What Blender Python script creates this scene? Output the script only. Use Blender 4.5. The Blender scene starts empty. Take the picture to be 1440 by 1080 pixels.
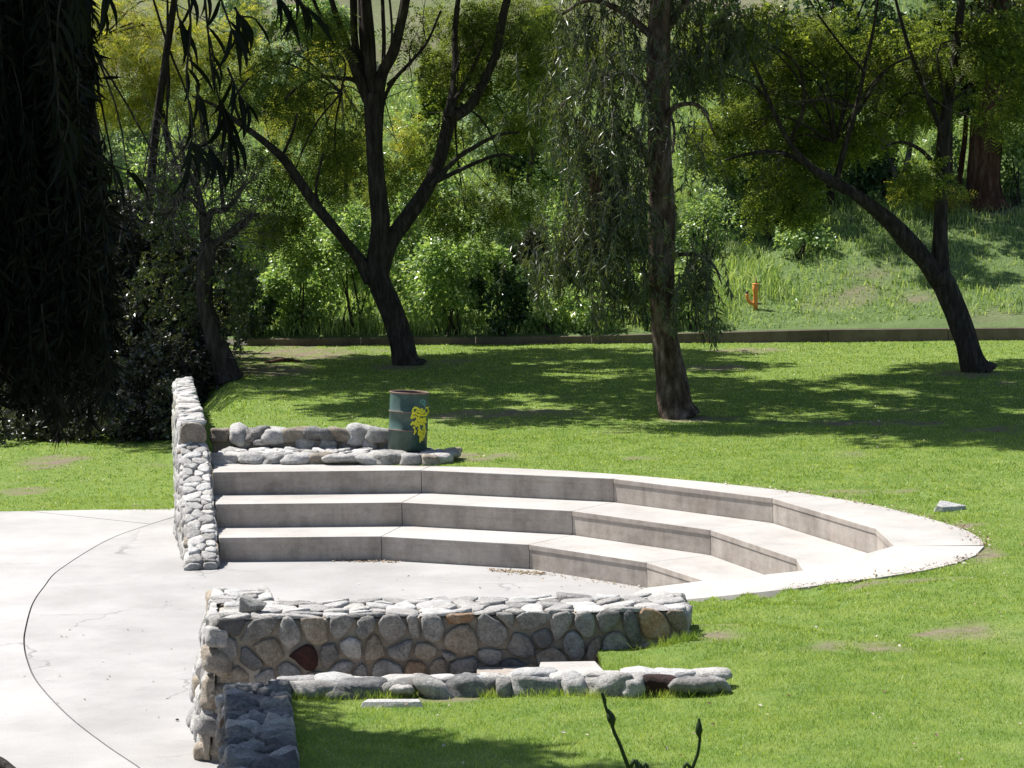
import bpy, bmesh, math, random
import numpy as np
from mathutils import Vector, Matrix

# ------------------------------------------------------------------ camera, sky, sun, exposure
SC = bpy.context.scene
COL = SC.collection
F, PT, RL, H = 4000.0, 0.0959, -0.0178, 6.269          # focal length in photo pixels, pitch, roll, eye height
cp, sp_, cr, sr = math.cos(PT), math.sin(PT), math.cos(RL), math.sin(RL)
R0, U0, V0 = Vector((1, 0, 0)), Vector((0, sp_, cp)), Vector((0, cp, -sp_))
XC, UC = R0 * cr + U0 * sr, U0 * cr - R0 * sr
cam_d = bpy.data.cameras.new('camera')
cam = bpy.data.objects.new('camera', cam_d)
COL.objects.link(cam)
cam_d.sensor_width = 36.0
cam_d.lens = F / 1440 * 36
cam_d.clip_start, cam_d.clip_end = 0.1, 1000
M = Matrix((XC, UC, -V0)).transposed().to_4x4()
M.translation = (0, 0, H)
cam.matrix_world = M
SC.camera = cam

SUNV = Vector((-0.53, 0.31, 1.0)).normalized()
world = bpy.data.worlds.new('World')
SC.world = world
world.use_nodes = True
wn = world.node_tree
sky = wn.nodes.new('ShaderNodeTexSky')
sky.sky_type = 'NISHITA'
sky.sun_disc = False
sky.sun_elevation = math.asin(SUNV.z)
sky.sun_rotation = math.atan2(SUNV.x, SUNV.y)
wn.links.new(sky.outputs[0], wn.nodes['Background'].inputs[0])
wn.nodes['Background'].inputs[1].default_value = 0.075
sun_d = bpy.data.lights.new('sun', 'SUN')
sun_d.energy, sun_d.angle, sun_d.color = 5.0, math.radians(0.53), (1.0, 0.965, 0.91)
sun = bpy.data.objects.new('sun', sun_d)
COL.objects.link(sun)
sun.rotation_euler = SUNV.to_track_quat('Z', 'Y').to_euler()
sun.location = (-20, 20, 40)
SC.view_settings.view_transform = 'Standard'
SC.view_settings.look = 'None'
SC.view_settings.exposure = 0.9
SC.view_settings.gamma = 1.0
SC.view_settings.use_curve_mapping = False
SC.render.engine = 'CYCLES'
SC.cycles.max_bounces = 6
SC.cycles.diffuse_bounces = 3
SC.cycles.transmission_bounces = 4
SC.cycles.transparent_max_bounces = 4

rng = np.random.default_rng(7)
random.seed(7)


# ------------------------------------------------------------------ helpers
def ray(px, py):
    a, b = (px - 720) / F, (540 - py) / F
    return np.array(XC) * a + np.array(UC) * b + np.array(V0)


def G(px, py, z):
    d = ray(px, py)
    return np.array((0, 0, H)) + d * ((z - H) / d[2])


def P(px, py, Y):
    d = ray(px, py)
    return np.array((0, 0, H)) + d * (Y / d[1])


def nrm(v):
    v = np.asarray(v, float)
    return v / (np.linalg.norm(v, axis=-1, keepdims=True) + 1e-9)


def tag(o, label=None, cat=None, group=None, kind=None):
    for k, v in (('label', label), ('category', cat), ('group', group), ('kind', kind)):
        if v:
            o[k] = v
    return o


def empty(name, loc, label, cat, group=None):
    o = bpy.data.objects.new(name, None)
    o.location = [float(c) for c in loc]
    o.empty_display_size = 0.2
    COL.objects.link(o)
    return tag(o, label, cat, group)


def wpos(o):
    p = Vector(o.location)
    while o.parent:
        o = o.parent
        p = p + Vector(o.location)
    return np.array(p)


def link(name, me, mat=None, parent=None, loc=None):
    if mat is not None and not me.materials:
        for m in (mat if isinstance(mat, (list, tuple)) else [mat]):
            me.materials.append(m)
    o = bpy.data.objects.new(name, me)
    if loc is not None:
        o.location = [float(c) for c in loc]
    COL.objects.link(o)
    if parent is not None:
        o.parent = parent
    return o


def mesh_np(name, V, Fa, smooth=False, attr=None):
    """fast mesh from numpy verts and one (n,k) face array or a list of such arrays"""
    V = np.asarray(V, np.float32)
    Fs = Fa if isinstance(Fa, list) else [Fa]
    Fs = [np.asarray(f, np.int32) for f in Fs if len(f)]
    me = bpy.data.meshes.new(name)
    nl = sum(f.size for f in Fs)
    nf = sum(len(f) for f in Fs)
    me.vertices.add(len(V))
    me.vertices.foreach_set('co', V.ravel())
    me.loops.add(nl)
    me.loops.foreach_set('vertex_index', np.concatenate([f.ravel() for f in Fs]))
    me.polygons.add(nf)
    tot = np.concatenate([np.full(len(f), f.shape[1], np.int32) for f in Fs])
    st = np.concatenate([[0], np.cumsum(tot)[:-1]]).astype(np.int32)
    me.polygons.foreach_set('loop_start', st)
    me.polygons.foreach_set('loop_total', tot)
    me.polygons.foreach_set('use_smooth', np.full(nf, smooth))
    if attr is not None:
        a = me.attributes.new(attr[0], 'FLOAT', 'POINT')
        a.data.foreach_set('value', np.asarray(attr[1], np.float32))
    me.update(calc_edges=True)
    return me


def obj_np(name, V, Fa, mat, parent=None, smooth=False, local=True):
    """link a world-space mesh; under a parent its vertices become local to the parent; alone it sits at its own base"""
    V = np.asarray(V, float)
    loc = None
    if parent is not None:
        V = V - wpos(parent)
    elif local:
        loc = np.array([V[:, 0].mean(), V[:, 1].mean(), V[:, 2].min()])
        V = V - loc
    return link(name, mesh_np(name, V, Fa, smooth), mat, parent, loc)


def part_centered(name, V, Fa, mat, parent, smooth=True):
    """a part whose origin is its own centre"""
    V = np.asarray(V, float)
    c = V.mean(0)
    return link(name, mesh_np(name, V - c, Fa, smooth), mat, parent, c - wpos(parent))


# ------------------------------------------------------------------ materials
def newmat(name):
    m = bpy.data.materials.new(name)
    m.use_nodes = True
    nt = m.node_tree
    b = nt.nodes['Principled BSDF']
    return m, nt, b


def N(nt, t, **kw):
    n = nt.nodes.new(t)
    for k, v in kw.items():
        if hasattr(n, k):
            setattr(n, k, v)
        else:
            n.inputs[k].default_value = v
    return n


def coords(nt, scale=(1, 1, 1), world_=False):
    if world_:
        g = nt.nodes.new('ShaderNodeNewGeometry')
        out = g.outputs['Position']
    else:
        g = nt.nodes.new('ShaderNodeTexCoord')
        out = g.outputs['Object']
    mp = nt.nodes.new('ShaderNodeMapping')
    mp.inputs['Scale'].default_value = scale
    nt.links.new(out, mp.inputs[0])
    return mp.outputs[0]


def noise(nt, vec, scale, detail=4, rough=0.6):
    n = N(nt, 'ShaderNodeTexNoise')
    n.inputs['Scale'].default_value = scale
    n.inputs['Detail'].default_value = detail
    n.inputs['Roughness'].default_value = rough
    nt.links.new(vec, n.inputs['Vector'])
    return n.outputs[0]


def ramp(nt, fac, stops):
    r = nt.nodes.new('ShaderNodeValToRGB')
    e = r.color_ramp.elements
    while len(e) > 1:
        e.remove(e[-1])
    e[0].position = stops[0][0]
    e[0].color = (*stops[0][1], 1)
    for p, c in stops[1:]:
        x = e.new(p)
        x.color = (*c, 1)
    nt.links.new(fac, r.inputs[0])
    return r.outputs[0]


def mix(nt, fac, a, b, mode='MIX'):
    m = nt.nodes.new('ShaderNodeMix')
    m.data_type = 'RGBA'
    m.blend_type = mode
    for s, v in ((m.inputs[0], fac), (m.inputs[6], a), (m.inputs[7], b)):
        if isinstance(v, (int, float)):
            s.default_value = v
        elif isinstance(v, tuple):
            s.default_value = (*v, 1)
        else:
            nt.links.new(v, s)
    return m.outputs[2]


def bump(nt, b, h, strength=0.4, dist=0.02):
    n = N(nt, 'ShaderNodeBump')
    n.inputs['Strength'].default_value = strength
    n.inputs['Distance'].default_value = dist
    nt.links.new(h, n.inputs['Height'])
    nt.links.new(n.outputs[0], b.inputs['Normal'])


def mat_concrete(name, base, dark, streak=0.0, warm=(0.42, 0.33, 0.27), warm_amt=0.35, pit=0.3, crack=0.0):
    m, nt, b = newmat(name)
    v = coords(nt, world_=True)
    n1 = noise(nt, v, 0.8, 6, 0.65)
    c = ramp(nt, n1, [(0.32, dark), (0.55, base), (0.75, tuple(min(1, x * 1.07) for x in base))])
    n2 = noise(nt, v, 3.1, 5, 0.7)
    f = ramp(nt, n2, [(0.45, (0, 0, 0)), (0.75, (warm_amt,) * 3)])
    c = mix(nt, f, c, warm)
    if streak:
        vs = coords(nt, (6, 6, 0.5), True)
        n3 = noise(nt, vs, 1.0, 4, 0.6)
        f3 = ramp(nt, n3, [(0.42, (0, 0, 0)), (0.7, (streak,) * 3)])
        c = mix(nt, f3, c, tuple(x * 0.45 for x in dark))
        vb = coords(nt, (0.5, 0.5, 9), True)
        n5 = noise(nt, vb, 1.6, 3, 0.6)
        f5 = ramp(nt, n5, [(0.45, (0, 0, 0)), (0.72, (streak * 0.7,) * 3)])
        c = mix(nt, f5, c, tuple(x * 0.6 for x in warm))
    if streak:
        n7 = noise(nt, v, 2.3, 7, 0.75)
        c = mix(nt, ramp(nt, n7, [(0.40, (0, 0, 0)), (0.66, (0.55, 0.55, 0.55))]), c, tuple(min(1, x * 1.35) for x in base))
        n8 = noise(nt, v, 1.1, 6, 0.7)
        c = mix(nt, ramp(nt, n8, [(0.50, (0, 0, 0)), (0.72, (0.5, 0.5, 0.5))]), c, tuple(x * 0.55 for x in dark))
    if not streak and crack:
        wv = nt.nodes.new('ShaderNodeVectorMath')
        wv.operation = 'MULTIPLY_ADD'
        nn = N(nt, 'ShaderNodeTexNoise')
        nn.inputs['Scale'].default_value = 1.6
        nn.inputs['Detail'].default_value = 5
        nt.links.new(v, nn.inputs['Vector'])
        nt.links.new(nn.outputs['Color'], wv.inputs[0])
        wv.inputs[1].default_value = (0.9, 0.9, 0.0)
        nt.links.new(v, wv.inputs[2])
        vo = nt.nodes.new('ShaderNodeTexVoronoi')
        vo.feature = 'DISTANCE_TO_EDGE'
        vo.inputs['Scale'].default_value = 0.33
        nt.links.new(wv.outputs[0], vo.inputs['Vector'])
        cr_ = ramp(nt, vo.outputs['Distance'], [(0.0, (1, 1, 1)), (0.0028, (1, 1, 1)), (0.006, (0, 0, 0))])
        mk = ramp(nt, noise(nt, v, 0.5, 2, 0.5), [(0.53, (0, 0, 0)), (0.60, (crack,) * 3)])
        c = mix(nt, mix(nt, 1.0, cr_, mk, 'MULTIPLY'), c, tuple(x * 0.35 for x in dark))
        n9 = noise(nt, v, 0.35, 5, 0.6)
        c = mix(nt, ramp(nt, n9, [(0.45, (0, 0, 0)), (0.68, (0.5, 0.5, 0.5))]), c, tuple(x * 0.80 for x in dark))
        n10 = noise(nt, v, 5.5, 6, 0.75)
        c = mix(nt, ramp(nt, n10, [(0.56, (0, 0, 0)), (0.75, (0.35, 0.35, 0.35))]), c, tuple(x * 0.62 for x in dark))
    n4 = noise(nt, v, 60, 3, 0.7)
    c = mix(nt, 0.18, c, ramp(nt, n4, [(0.3, (0.1, 0.1, 0.1)), (0.7, (0.9, 0.9, 0.9))]), 'OVERLAY')
    n6 = noise(nt, v, 17, 2, 0.5)
    spot = ramp(nt, n6, [(0.70, (0, 0, 0)), (0.76, (pit,) * 3)])
    c = mix(nt, spot, c, tuple(x * 0.5 for x in dark))
    nt.links.new(c, b.inputs['Base Color'])
    b.inputs['Roughness'].default_value = 0.9
    b.inputs['Specular IOR Level'].default_value = 0.25
    bump(nt, b, n4, 0.35, 0.006)
    return m


def mat_stone(name, cols, speck=0.5, rough=0.88):
    m, nt, b = newmat(name)
    v = coords(nt, world_=True)
    oi = nt.nodes.new('ShaderNodeObjectInfo')
    n1 = noise(nt, v, 7, 6, 0.65)
    c = ramp(nt, n1, [(0.3, cols[0]), (0.52, cols[1]), (0.72, cols[2])])
    br = ramp(nt, oi.outputs['Random'], [(0.0, (0.72, 0.70, 0.68)), (0.5, (1, 1, 1)), (1.0, (1.2, 1.17, 1.13))])
    c = mix(nt, 1.0, c, br, 'MULTIPLY')
    n2 = noise(nt, v, 45, 5, 0.85)
    c = mix(nt, speck * 0.9, c, ramp(nt, n2, [(0.36, (0.02, 0.02, 0.02)), (0.5, (0.5, 0.5, 0.5)), (0.66, (1, 1, 1))]), 'OVERLAY')
    nt.links.new(c, b.inputs['Base Color'])
    b.inputs['Roughness'].default_value = rough
    n3 = noise(nt, v, 14, 8, 0.75)
    bump(nt, b, n3, 1.0, 0.045)
    return m


def mat_leaf(name, c0, c1, c2, trans=0.45, rough=0.5, spec=0.5, tmul=1.6):
    m, nt, b = newmat(name)
    g = nt.nodes.new('ShaderNodeNewGeometry')
    v = coords(nt, world_=True)
    n1 = noise(nt, v, 3.2, 4, 0.65)
    a = N(nt, 'ShaderNodeMath', operation='ADD')
    s = N(nt, 'ShaderNodeMath', operation='MULTIPLY')
    s.inputs[1].default_value = 0.34
    nt.links.new(g.outputs['Random Per Island'], s.inputs[0])
    nt.links.new(s.outputs[0], a.inputs[0])
    s2 = N(nt, 'ShaderNodeMath', operation='MULTIPLY')
    s2.inputs[1].default_value = 0.92
    nt.links.new(n1, s2.inputs[0])
    nt.links.new(s2.outputs[0], a.inputs[1])
    c = ramp(nt, a.outputs[0], [(0.42, c0), (0.62, c1), (0.84, c2)])
    nt.links.new(c, b.inputs['Base Color'])
    b.inputs['Roughness'].default_value = rough
    b.inputs['Specular IOR Level'].default_value = spec
    t = nt.nodes.new('ShaderNodeBsdfTranslucent')
    ct = mix(nt, 1.0, c, (tmul * 1.05, tmul * 1.0, tmul * 0.45), 'MULTIPLY')
    nt.links.new(ct, t.inputs[0])
    ms = nt.nodes.new('ShaderNodeMixShader')
    ms.inputs[0].default_value = trans
    nt.links.new(b.outputs[0], ms.inputs[1])
    nt.links.new(t.outputs[0], ms.inputs[2])
    nt.links.new(ms.outputs[0], nt.nodes['Material Output'].inputs[0])
    return m


def mat_bark(name, c0, c1, c2, sc=(9, 9, 1.6)):
    m, nt, b = newmat(name)
    v = coords(nt, sc, True)
    n1 = noise(nt, v, 1.5, 7, 0.7)
    c = ramp(nt, n1, [(0.32, c0), (0.5, c1), (0.7, c2)])
    nt.links.new(c, b.inputs['Base Color'])
    b.inputs['Roughness'].default_value = 0.95
    b.inputs['Specular IOR Level'].default_value = 0.15
    bump(nt, b, n1, 1.0, 0.08)
    return m


def mat_plain(name, col, rough=0.6, metal=0.0, var=0.25, sc=12, spec=0.5):
    m, nt, b = newmat(name)
    v = coords(nt)
    n1 = noise(nt, v, sc, 6, 0.7)
    c = ramp(nt, n1, [(0.3, tuple(x * (1 - var) for x in col)), (0.7, tuple(min(1, x * (1 + var)) for x in col))])
    nt.links.new(c, b.inputs['Base Color'])
    b.inputs['Roughness'].default_value = rough
    b.inputs['Metallic'].default_value = metal
    b.inputs['Specular IOR Level'].default_value = spec
    bump(nt, b, n1, 0.2, 0.01)
    return m


M_PLAZA_OUT = mat_concrete('plaza_outer_concrete', (0.36, 0.35, 0.34), (0.305, 0.297, 0.288), warm_amt=0.10, pit=0.1, crack=0.5)
M_PLAZA_IN = mat_concrete('plaza_inner_concrete', (0.335, 0.326, 0.318), (0.275, 0.266, 0.258), warm_amt=0.12, pit=0.14, crack=0.55)
M_TREAD = mat_concrete('tread_concrete', (0.375, 0.358, 0.338), (0.29, 0.274, 0.255), warm_amt=0.2, pit=0.12)
M_RISER = mat_concrete('riser_concrete', (0.365, 0.325, 0.285), (0.255, 0.225, 0.197), streak=0.42, warm=(0.24, 0.175, 0.135), warm_amt=0.5)
M_GAP = mat_plain('gap_filler', (0.06, 0.055, 0.05), 0.95)
M_MORTAR = mat_concrete('mortar', (0.34, 0.305, 0.26), (0.23, 0.20, 0.165), warm=(0.29, 0.22, 0.14), warm_amt=0.5)
ST_GREY = mat_stone('grey_granite', ((0.16, 0.157, 0.152), (0.285, 0.278, 0.267), (0.40, 0.39, 0.375)))
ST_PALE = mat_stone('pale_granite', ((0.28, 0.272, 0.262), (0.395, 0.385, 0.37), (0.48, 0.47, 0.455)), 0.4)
ST_TAN = mat_stone('tan_stone', ((0.20, 0.165, 0.125), (0.32, 0.275, 0.22), (0.41, 0.37, 0.315)))
ST_RUST = mat_stone('rusty_stone', ((0.20, 0.11, 0.055), (0.33, 0.225, 0.145), (0.36, 0.31, 0.255)))
ST_DARK = mat_stone('dark_granite', ((0.09, 0.09, 0.092), (0.16, 0.158, 0.158), (0.25, 0.248, 0.245)))
ST_RED = mat_stone('red_painted_stone', ((0.018, 0.007, 0.005), (0.04, 0.011, 0.008), (0.06, 0.020, 0.015)), 0.3)
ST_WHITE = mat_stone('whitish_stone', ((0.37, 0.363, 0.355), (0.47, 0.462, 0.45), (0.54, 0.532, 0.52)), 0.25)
MIX_NEAR = [ST_GREY] * 7 + [ST_TAN] * 3 + [ST_PALE] * 2 + [ST_RUST] + [ST_DARK]
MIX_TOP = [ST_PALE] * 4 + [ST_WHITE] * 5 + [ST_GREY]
MIX_FAR = [ST_PALE] * 4 + [ST_WHITE] * 2 + [ST_GREY] * 2 + [ST_TAN]
BARK_DARK = mat_bark('dark_bark', (0.018, 0.015, 0.013), (0.045, 0.038, 0.033), (0.10, 0.088, 0.078))
BARK_EUC = mat_bark('peeling_bark', (0.018, 0.012, 0.009), (0.085, 0.06, 0.045), (0.25, 0.205, 0.165), (5.5, 5.5, 1.7))
BARK_GREY = mat_bark('grey_bark', (0.05, 0.045, 0.045), (0.12, 0.11, 0.105), (0.22, 0.21, 0.20))
BARK_RED = mat_bark('reddish_bark', (0.03, 0.014, 0.010), (0.09, 0.045, 0.03), (0.2, 0.12, 0.09), (5, 5, 1))
LF_ACACIA = mat_leaf('acacia_leaf', (0.036, 0.064, 0.014), (0.115, 0.165, 0.036), (0.26, 0.31, 0.07), 0.5, 0.6, 0.25)
LF_YELLOW = mat_leaf('yellow_green_leaf', (0.11, 0.155, 0.03), (0.24, 0.28, 0.05), (0.44, 0.39, 0.075), 0.5, 0.6, 0.3)
LF_BUSH = mat_leaf('bush_leaf', (0.085, 0.16, 0.06), (0.20, 0.31, 0.115), (0.40, 0.50, 0.25), 0.42, 0.34, 0.7)
LF_DKBUSH = mat_leaf('dark_bush_leaf', (0.018, 0.042, 0.018), (0.045, 0.09, 0.038), (0.10, 0.16, 0.065), 0.35, 0.28, 0.8)
LF_EUC = mat_leaf('eucalyptus_leaf', (0.022, 0.038, 0.014), (0.055, 0.08, 0.026), (0.13, 0.155, 0.06), 0.38, 0.36, 0.55)
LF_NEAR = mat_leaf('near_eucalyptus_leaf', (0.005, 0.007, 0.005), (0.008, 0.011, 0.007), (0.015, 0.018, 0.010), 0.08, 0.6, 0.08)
LF_GREYG = mat_leaf('grey_green_leaf', (0.14, 0.20, 0.14), (0.25, 0.34, 0.24), (0.38, 0.47, 0.35), 0.35, 0.6, 0.3)
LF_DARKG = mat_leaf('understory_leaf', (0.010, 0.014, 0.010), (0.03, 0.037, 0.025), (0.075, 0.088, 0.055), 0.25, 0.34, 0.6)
LF_HILL = mat_leaf('hill_grass_blade', (0.12, 0.20, 0.065), (0.235, 0.345, 0.125), (0.41, 0.48, 0.26), 0.4, 0.6, 0.3)
LF_LAWN = mat_leaf('lawn_blade', (0.135, 0.225, 0.036), (0.24, 0.345, 0.060), (0.41, 0.47, 0.16), 0.4, 0.5, 0.35, 1.3)
LF_STALK = mat_leaf('stalk_green', (0.014, 0.03, 0.009), (0.022, 0.042, 0.012), (0.03, 0.052, 0.016), 0.2, 0.6, 0.2)


def mat_ground(name, green, green2, dirt, dirt2):
    m, nt, b = newmat(name)
    v = coords(nt, world_=True)
    n1 = noise(nt, v, 1.6, 6, 0.7)
    g = ramp(nt, n1, [(0.3, green), (0.7, green2)])
    n2 = noise(nt, v, 9, 6, 0.75)
    d = ramp(nt, n2, [(0.3, dirt), (0.7, dirt2)])
    at = nt.nodes.new('ShaderNodeAttribute')
    at.attribute_name = 'dirt'
    c = mix(nt, at.outputs['Fac'], g, d)
    nt.links.new(c, b.inputs['Base Color'])
    b.inputs['Roughness'].default_value = 1.0
    b.inputs['Specular IOR Level'].default_value = 0.1
    bump(nt, b, n2, 0.8, 0.05)
    return m


M_LAWN = mat_ground('lawn_soil', (0.10, 0.165, 0.034), (0.165, 0.22, 0.06), (0.125, 0.098, 0.07), (0.24, 0.195, 0.15))
M_HILL = mat_ground('hill_soil', (0.075, 0.115, 0.04), (0.125, 0.175, 0.07), (0.11, 0.092, 0.06), (0.215, 0.19, 0.135))

# ------------------------------------------------------------------ amphitheatre plan
CX, CY, R1, DR, HR = -3.3715, 33.9124, 5.8942, 1.0155, 0.34
ANG = [1.3146 + 0.3927 - k * 0.3927 for k in range(5)]          # Z (at the wing wall), A, B, C, D


def corner(i, k):
    r = R1 + i * DR
    return np.array((CX + r * math.cos(ANG[k]), CY + r * math.sin(ANG[k])))


P1 = G(991, 817, 0.34)[:2]
P2 = G(1130, 803, 0.68)[:2]
P3 = G(1257, 768, 1.02)[:2]
RIM = [(300, 652, 1.02), (430, 653, 1.02), (560, 654.5, 1.02), (640, 656, 1.02), (720, 658, 1.02), (800, 662, 1.02), (900, 669, 1.02), (1000, 678, 1.02),
       (1100, 689, 1.02), (1180, 701, 1.02), (1240, 712, 1.02), (1290, 724, 1.02), (1335, 737, 1.02), (1365, 748, 1.02), (1381, 759, 1.02), (1384, 769, 1.01)]
RAMPO = [(1372, 781, 1.01), (1345, 792, 1.01), (1300, 802.5, 1.01), (1240, 812, 1.0), (1180, 820, 0.93), (1120, 827.5, 0.83), (1060, 834, 0.66), (1010, 839, 0.50), (970, 843, 0.36)]
rim3 = [G(*p) for p in RIM]
ramp3 = [G(*p) for p in RAMPO]


def wallx(y):
    """centre line of the stone walls that divide the low side (left) from the lawn"""
    y = np.asarray(y, float)
    far = -4.33 - 0.137 * (y - 39.1)
    near = -2.36 - 0.098 * (y - 25.1)
    return np.where(y > 33, far, near)


# ------------------------------------------------------------------ terrain
CTRL = [(-4, 45, 1.0), (0, 46, 1.0), (4, 44, 1.0), (8, 42, 1.02), (8, 36, 1.05), (9, 31, 1.1), (6, 29, 1.12), (6.5, 34, 1.02), (12, 40, 1.05), (12, 30, 1.15),
        (-4, 52, 1.02), (3, 52, 1.02), (10, 52, 1.04), (-5, 62, 1.05), (0, 62, 1.05), (6, 62, 1.05), (12, 62, 1.06), (4.5, 29.5, 1.05), (2.0, 27.4, 1.13), (0.85, 26.6, 1.03), (0.85, 27.2, 1.02), (0.9, 25.9, 1.05),
        (3, 25, 1.12), (0, 24.5, 1.10), (-1.5, 24.5, 1.10), (3, 22, 1.14), (-1, 21, 1.12), (6, 22, 1.15), (2.9, 29.5, 1.0), (2.6, 31.8, 0.68), (4.2, 30.2, 1.06)]
CTRL += [tuple(p[:2]) + (p[2] - 0.012,) for p in rim3] + [tuple(p[:2]) + (p[2] - 0.008,) for p in ramp3]
CTRL += [(p[0], p[1] - .5, p[2] - .01) for p in ramp3[2:]] + [(p[0] + .1, p[1] - 1.3, p[2] + .08) for p in ramp3[2:]]
CTRL = np.array(CTRL)


def sstep(a, b, x):
    t = np.clip((x - a) / (b - a), 0, 1)
    return t * t * (3 - 2 * t)


def zupper(x, y):
    x, y = np.asarray(x, float), np.asarray(y, float)
    d2 = (x[..., None] - CTRL[:, 0]) ** 2 + (y[..., None] - CTRL[:, 1]) ** 2 + 0.02
    w = d2 ** -2.0
    z = (w * CTRL[:, 2]).sum(-1) / w.sum(-1)
    near = 1.12 + np.clip(20 - y, 0, 40) * 0.20
    return np.where(y < 22, z + (near - z) * sstep(22, 18, y), z)


def zhill(x, y):
    x, y = np.asarray(x, float), np.asarray(y, float)
    t = np.clip(y - yret(x), 0, 200)
    return 1.19 + 0.12 * sstep(0, 8, x) + 0.24 * t + 0.006 * t * t * np.clip(1 - t / 80, 0.3, 1) + 0.12 * np.sin(x * 0.7 + y * 0.3) * sstep(0, 4, t) + 0.10 * np.sin(y * 1.1 - x * 0.45) * sstep(0, 4, t)


def yret(x):
    return 63.55 - 0.145 * (np.asarray(x, float) + 0.0) * 0.9


def zground(x, y):
    x, y = np.asarray(x, float), np.asarray(y, float)
    zu = zupper(x, y)
    zl = -0.02 + 1.0 * sstep(57, 63, y) + 0.015 * np.sin(x * 1.3) * sstep(45.4, 47, y)
    b = np.where(y > 50.5, sstep(-.25, 1.2, x - wallx(y)), (x > wallx(y)) * 1.0)
    return zl + (zu - zl) * b


# patches of bare earth on the grass: photo position, half sizes in metres
DIRT = [(670, 638, 0.85, 0.55), (1205, 912, 0.62, 0.30), (1345, 884, 0.55, 0.42), (400, 497, 2.3, 2.2), (360, 520, 1.4, 1.5), (75, 648, 0.7, 1.1),
        (40, 690, 0.5, 0.5), (690, 578, 1.6, 0.8), (1010, 880, 0.4, 0.3), (600, 990, 0.6, 0.12), (850, 976, 1.1, 0.10), (1000, 905, 0.5, 0.35), (900, 640, 0.35, 0.25), (1060, 492, 1.0, 0.7), (1230, 590, 1.2, 0.5),
        (1090, 688, 2.4, 0.16), (1300, 735, 0.9, 0.28), (1385, 772, 0.32, 0.6), (1290, 808, 0.8, 0.22), (1400, 600, 0.8, 0.5), (1010, 515, 0.8, 0.6), (975, 585, 0.7, 0.5), (575, 514, 0.9, 0.8), (1372, 524, 0.8, 0.7), (620, 508, 0.8, 0.5)]
DP = np.array([[*(G(a, b, 1.06 if a > 250 else 0.0)[:2]), rx, ry] for a, b, rx, ry in DIRT])


def vnoise(x, y, s, seed=0):
    r = np.random.default_rng(seed)
    out = np.zeros_like(np.asarray(x, float))
    for k in range(6):
        a = r.uniform(0, 6.28)
        f = s * (0.7 + 0.5 * k)
        out += np.sin(f * (x * math.cos(a) + y * math.sin(a)) + r.uniform(0, 6.28) + 1.3 * np.sin(0.6 * f * (x * math.sin(a) - y * math.cos(a)))) / (1 + 0.4 * k)
    return out / 3.2


def dirt(x, y):
    x, y = np.asarray(x, float), np.asarray(y, float)
    q = np.zeros_like(x)
    wob = 0.45 * vnoise(x, y, 4.0, 3) + .45 * vnoise(x, y, 13.0, 33)
    for cx, cy, rx, ry in DP:
        d = np.sqrt(((x - cx) / rx) ** 2 + ((y - cy) / ry) ** 2) + wob
        q = np.maximum(q, 1 - sstep(0.45, 1.15, d))
    q = np.maximum(q, sstep(0.55, 0.95, vnoise(x, y, 1.7, 9)) * 0.55)
    return np.clip(q * (0.72 + 0.75 * vnoise(x, y, 9.0, 17)), 0, 1)


def inpoly(x, y, poly):
    x, y = np.asarray(x), np.asarray(y)
    r = np.zeros(x.shape, bool)
    n = len(poly)
    for i in range(n):
        x1, y1 = poly[i][0], poly[i][1]
        x2, y2 = poly[(i + 1) % n][0], poly[(i + 1) % n][1]
        c = ((y1 > y) != (y2 > y)) & (x < (x2 - x1) * (y - y1) / (y2 - y1 + 1e-12) + x1)
        r ^= c
    return r


rc = np.array((0.5, 37.0))
inset = lambda p, k=0.12: p[:2] + (rc - p[:2]) / np.linalg.norm(rc - p[:2]) * k
A_POLY = [(-4.75, 42.3)] + [tuple(inset(p)) for p in rim3] + [tuple(inset(p)) for p in ramp3] + [(1.62, 28.1), (1.62, 27.6), (-1.6, 27.6), (-3.3, 27.6), (-4.2, 33.0)]
A_GRASS = [(-4.75, 42.3)] + [tuple(inset(p, -0.02)) for p in rim3] + [tuple(inset(p, -0.02)) for p in ramp3] + [(1.75, 28.1), (1.75, 27.3), (-1.6, 27.3), (-3.3, 27.3), (-4.2, 33.0)]
PIT = (-2.9, 0.78, 25.2, 27.45)


def no_lawn(x, y, grass=False):
    """amphitheatre, stair pit and plaza"""
    a = inpoly(x, y, A_GRASS if grass else A_POLY)
    pit = (x > PIT[0]) & (x < PIT[1]) & (y > PIT[2]) & (y < PIT[3])
    plz = (x < wallx(y) - (0.25 if grass else 0.0)) & (y < (45.45 if grass else 45.2)) & (y > 5)
    gap = (y > 25.2) & (y < 39) & (x < -1.5)
    return a | pit | plz | gap


gx = np.arange(-16, 20.01, 0.2)
gy = np.arange(-6, 66.01, 0.2)
XX, YY = np.meshgrid(gx, gy)
ZZ = zground(XX, YY) + 0.012 * vnoise(XX, YY, 2.2, 5)
nx, ny = len(gx), len(gy)
idx = np.arange(nx * ny).reshape(ny, nx)
q = np.stack([idx[:-1, :-1], idx[:-1, 1:], idx[1:, 1:], idx[1:, :-1]], -1).reshape(-1, 4)
qc = (XX[:-1, :-1] + 0.1).ravel(), (YY[:-1, :-1] + 0.1).ravel()
keep = ~no_lawn(*qc) & (qc[1] < yret(qc[0]) + 0.35) & ~((qc[1] < 50.6) & (np.ptp(ZZ.ravel()[q], axis=1) > .35))
V = np.stack([XX.ravel(), YY.ravel(), ZZ.ravel()], 1)
me = mesh_np('lawn', V, q[keep], True, ('dirt', np.clip(dirt(V[:, 0], V[:, 1]) * 1.0, 0, 1)))
tag(link('lawn', me, M_LAWN), 'sunlit green lawn round the concrete seating', 'lawn', kind='structure')

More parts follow.
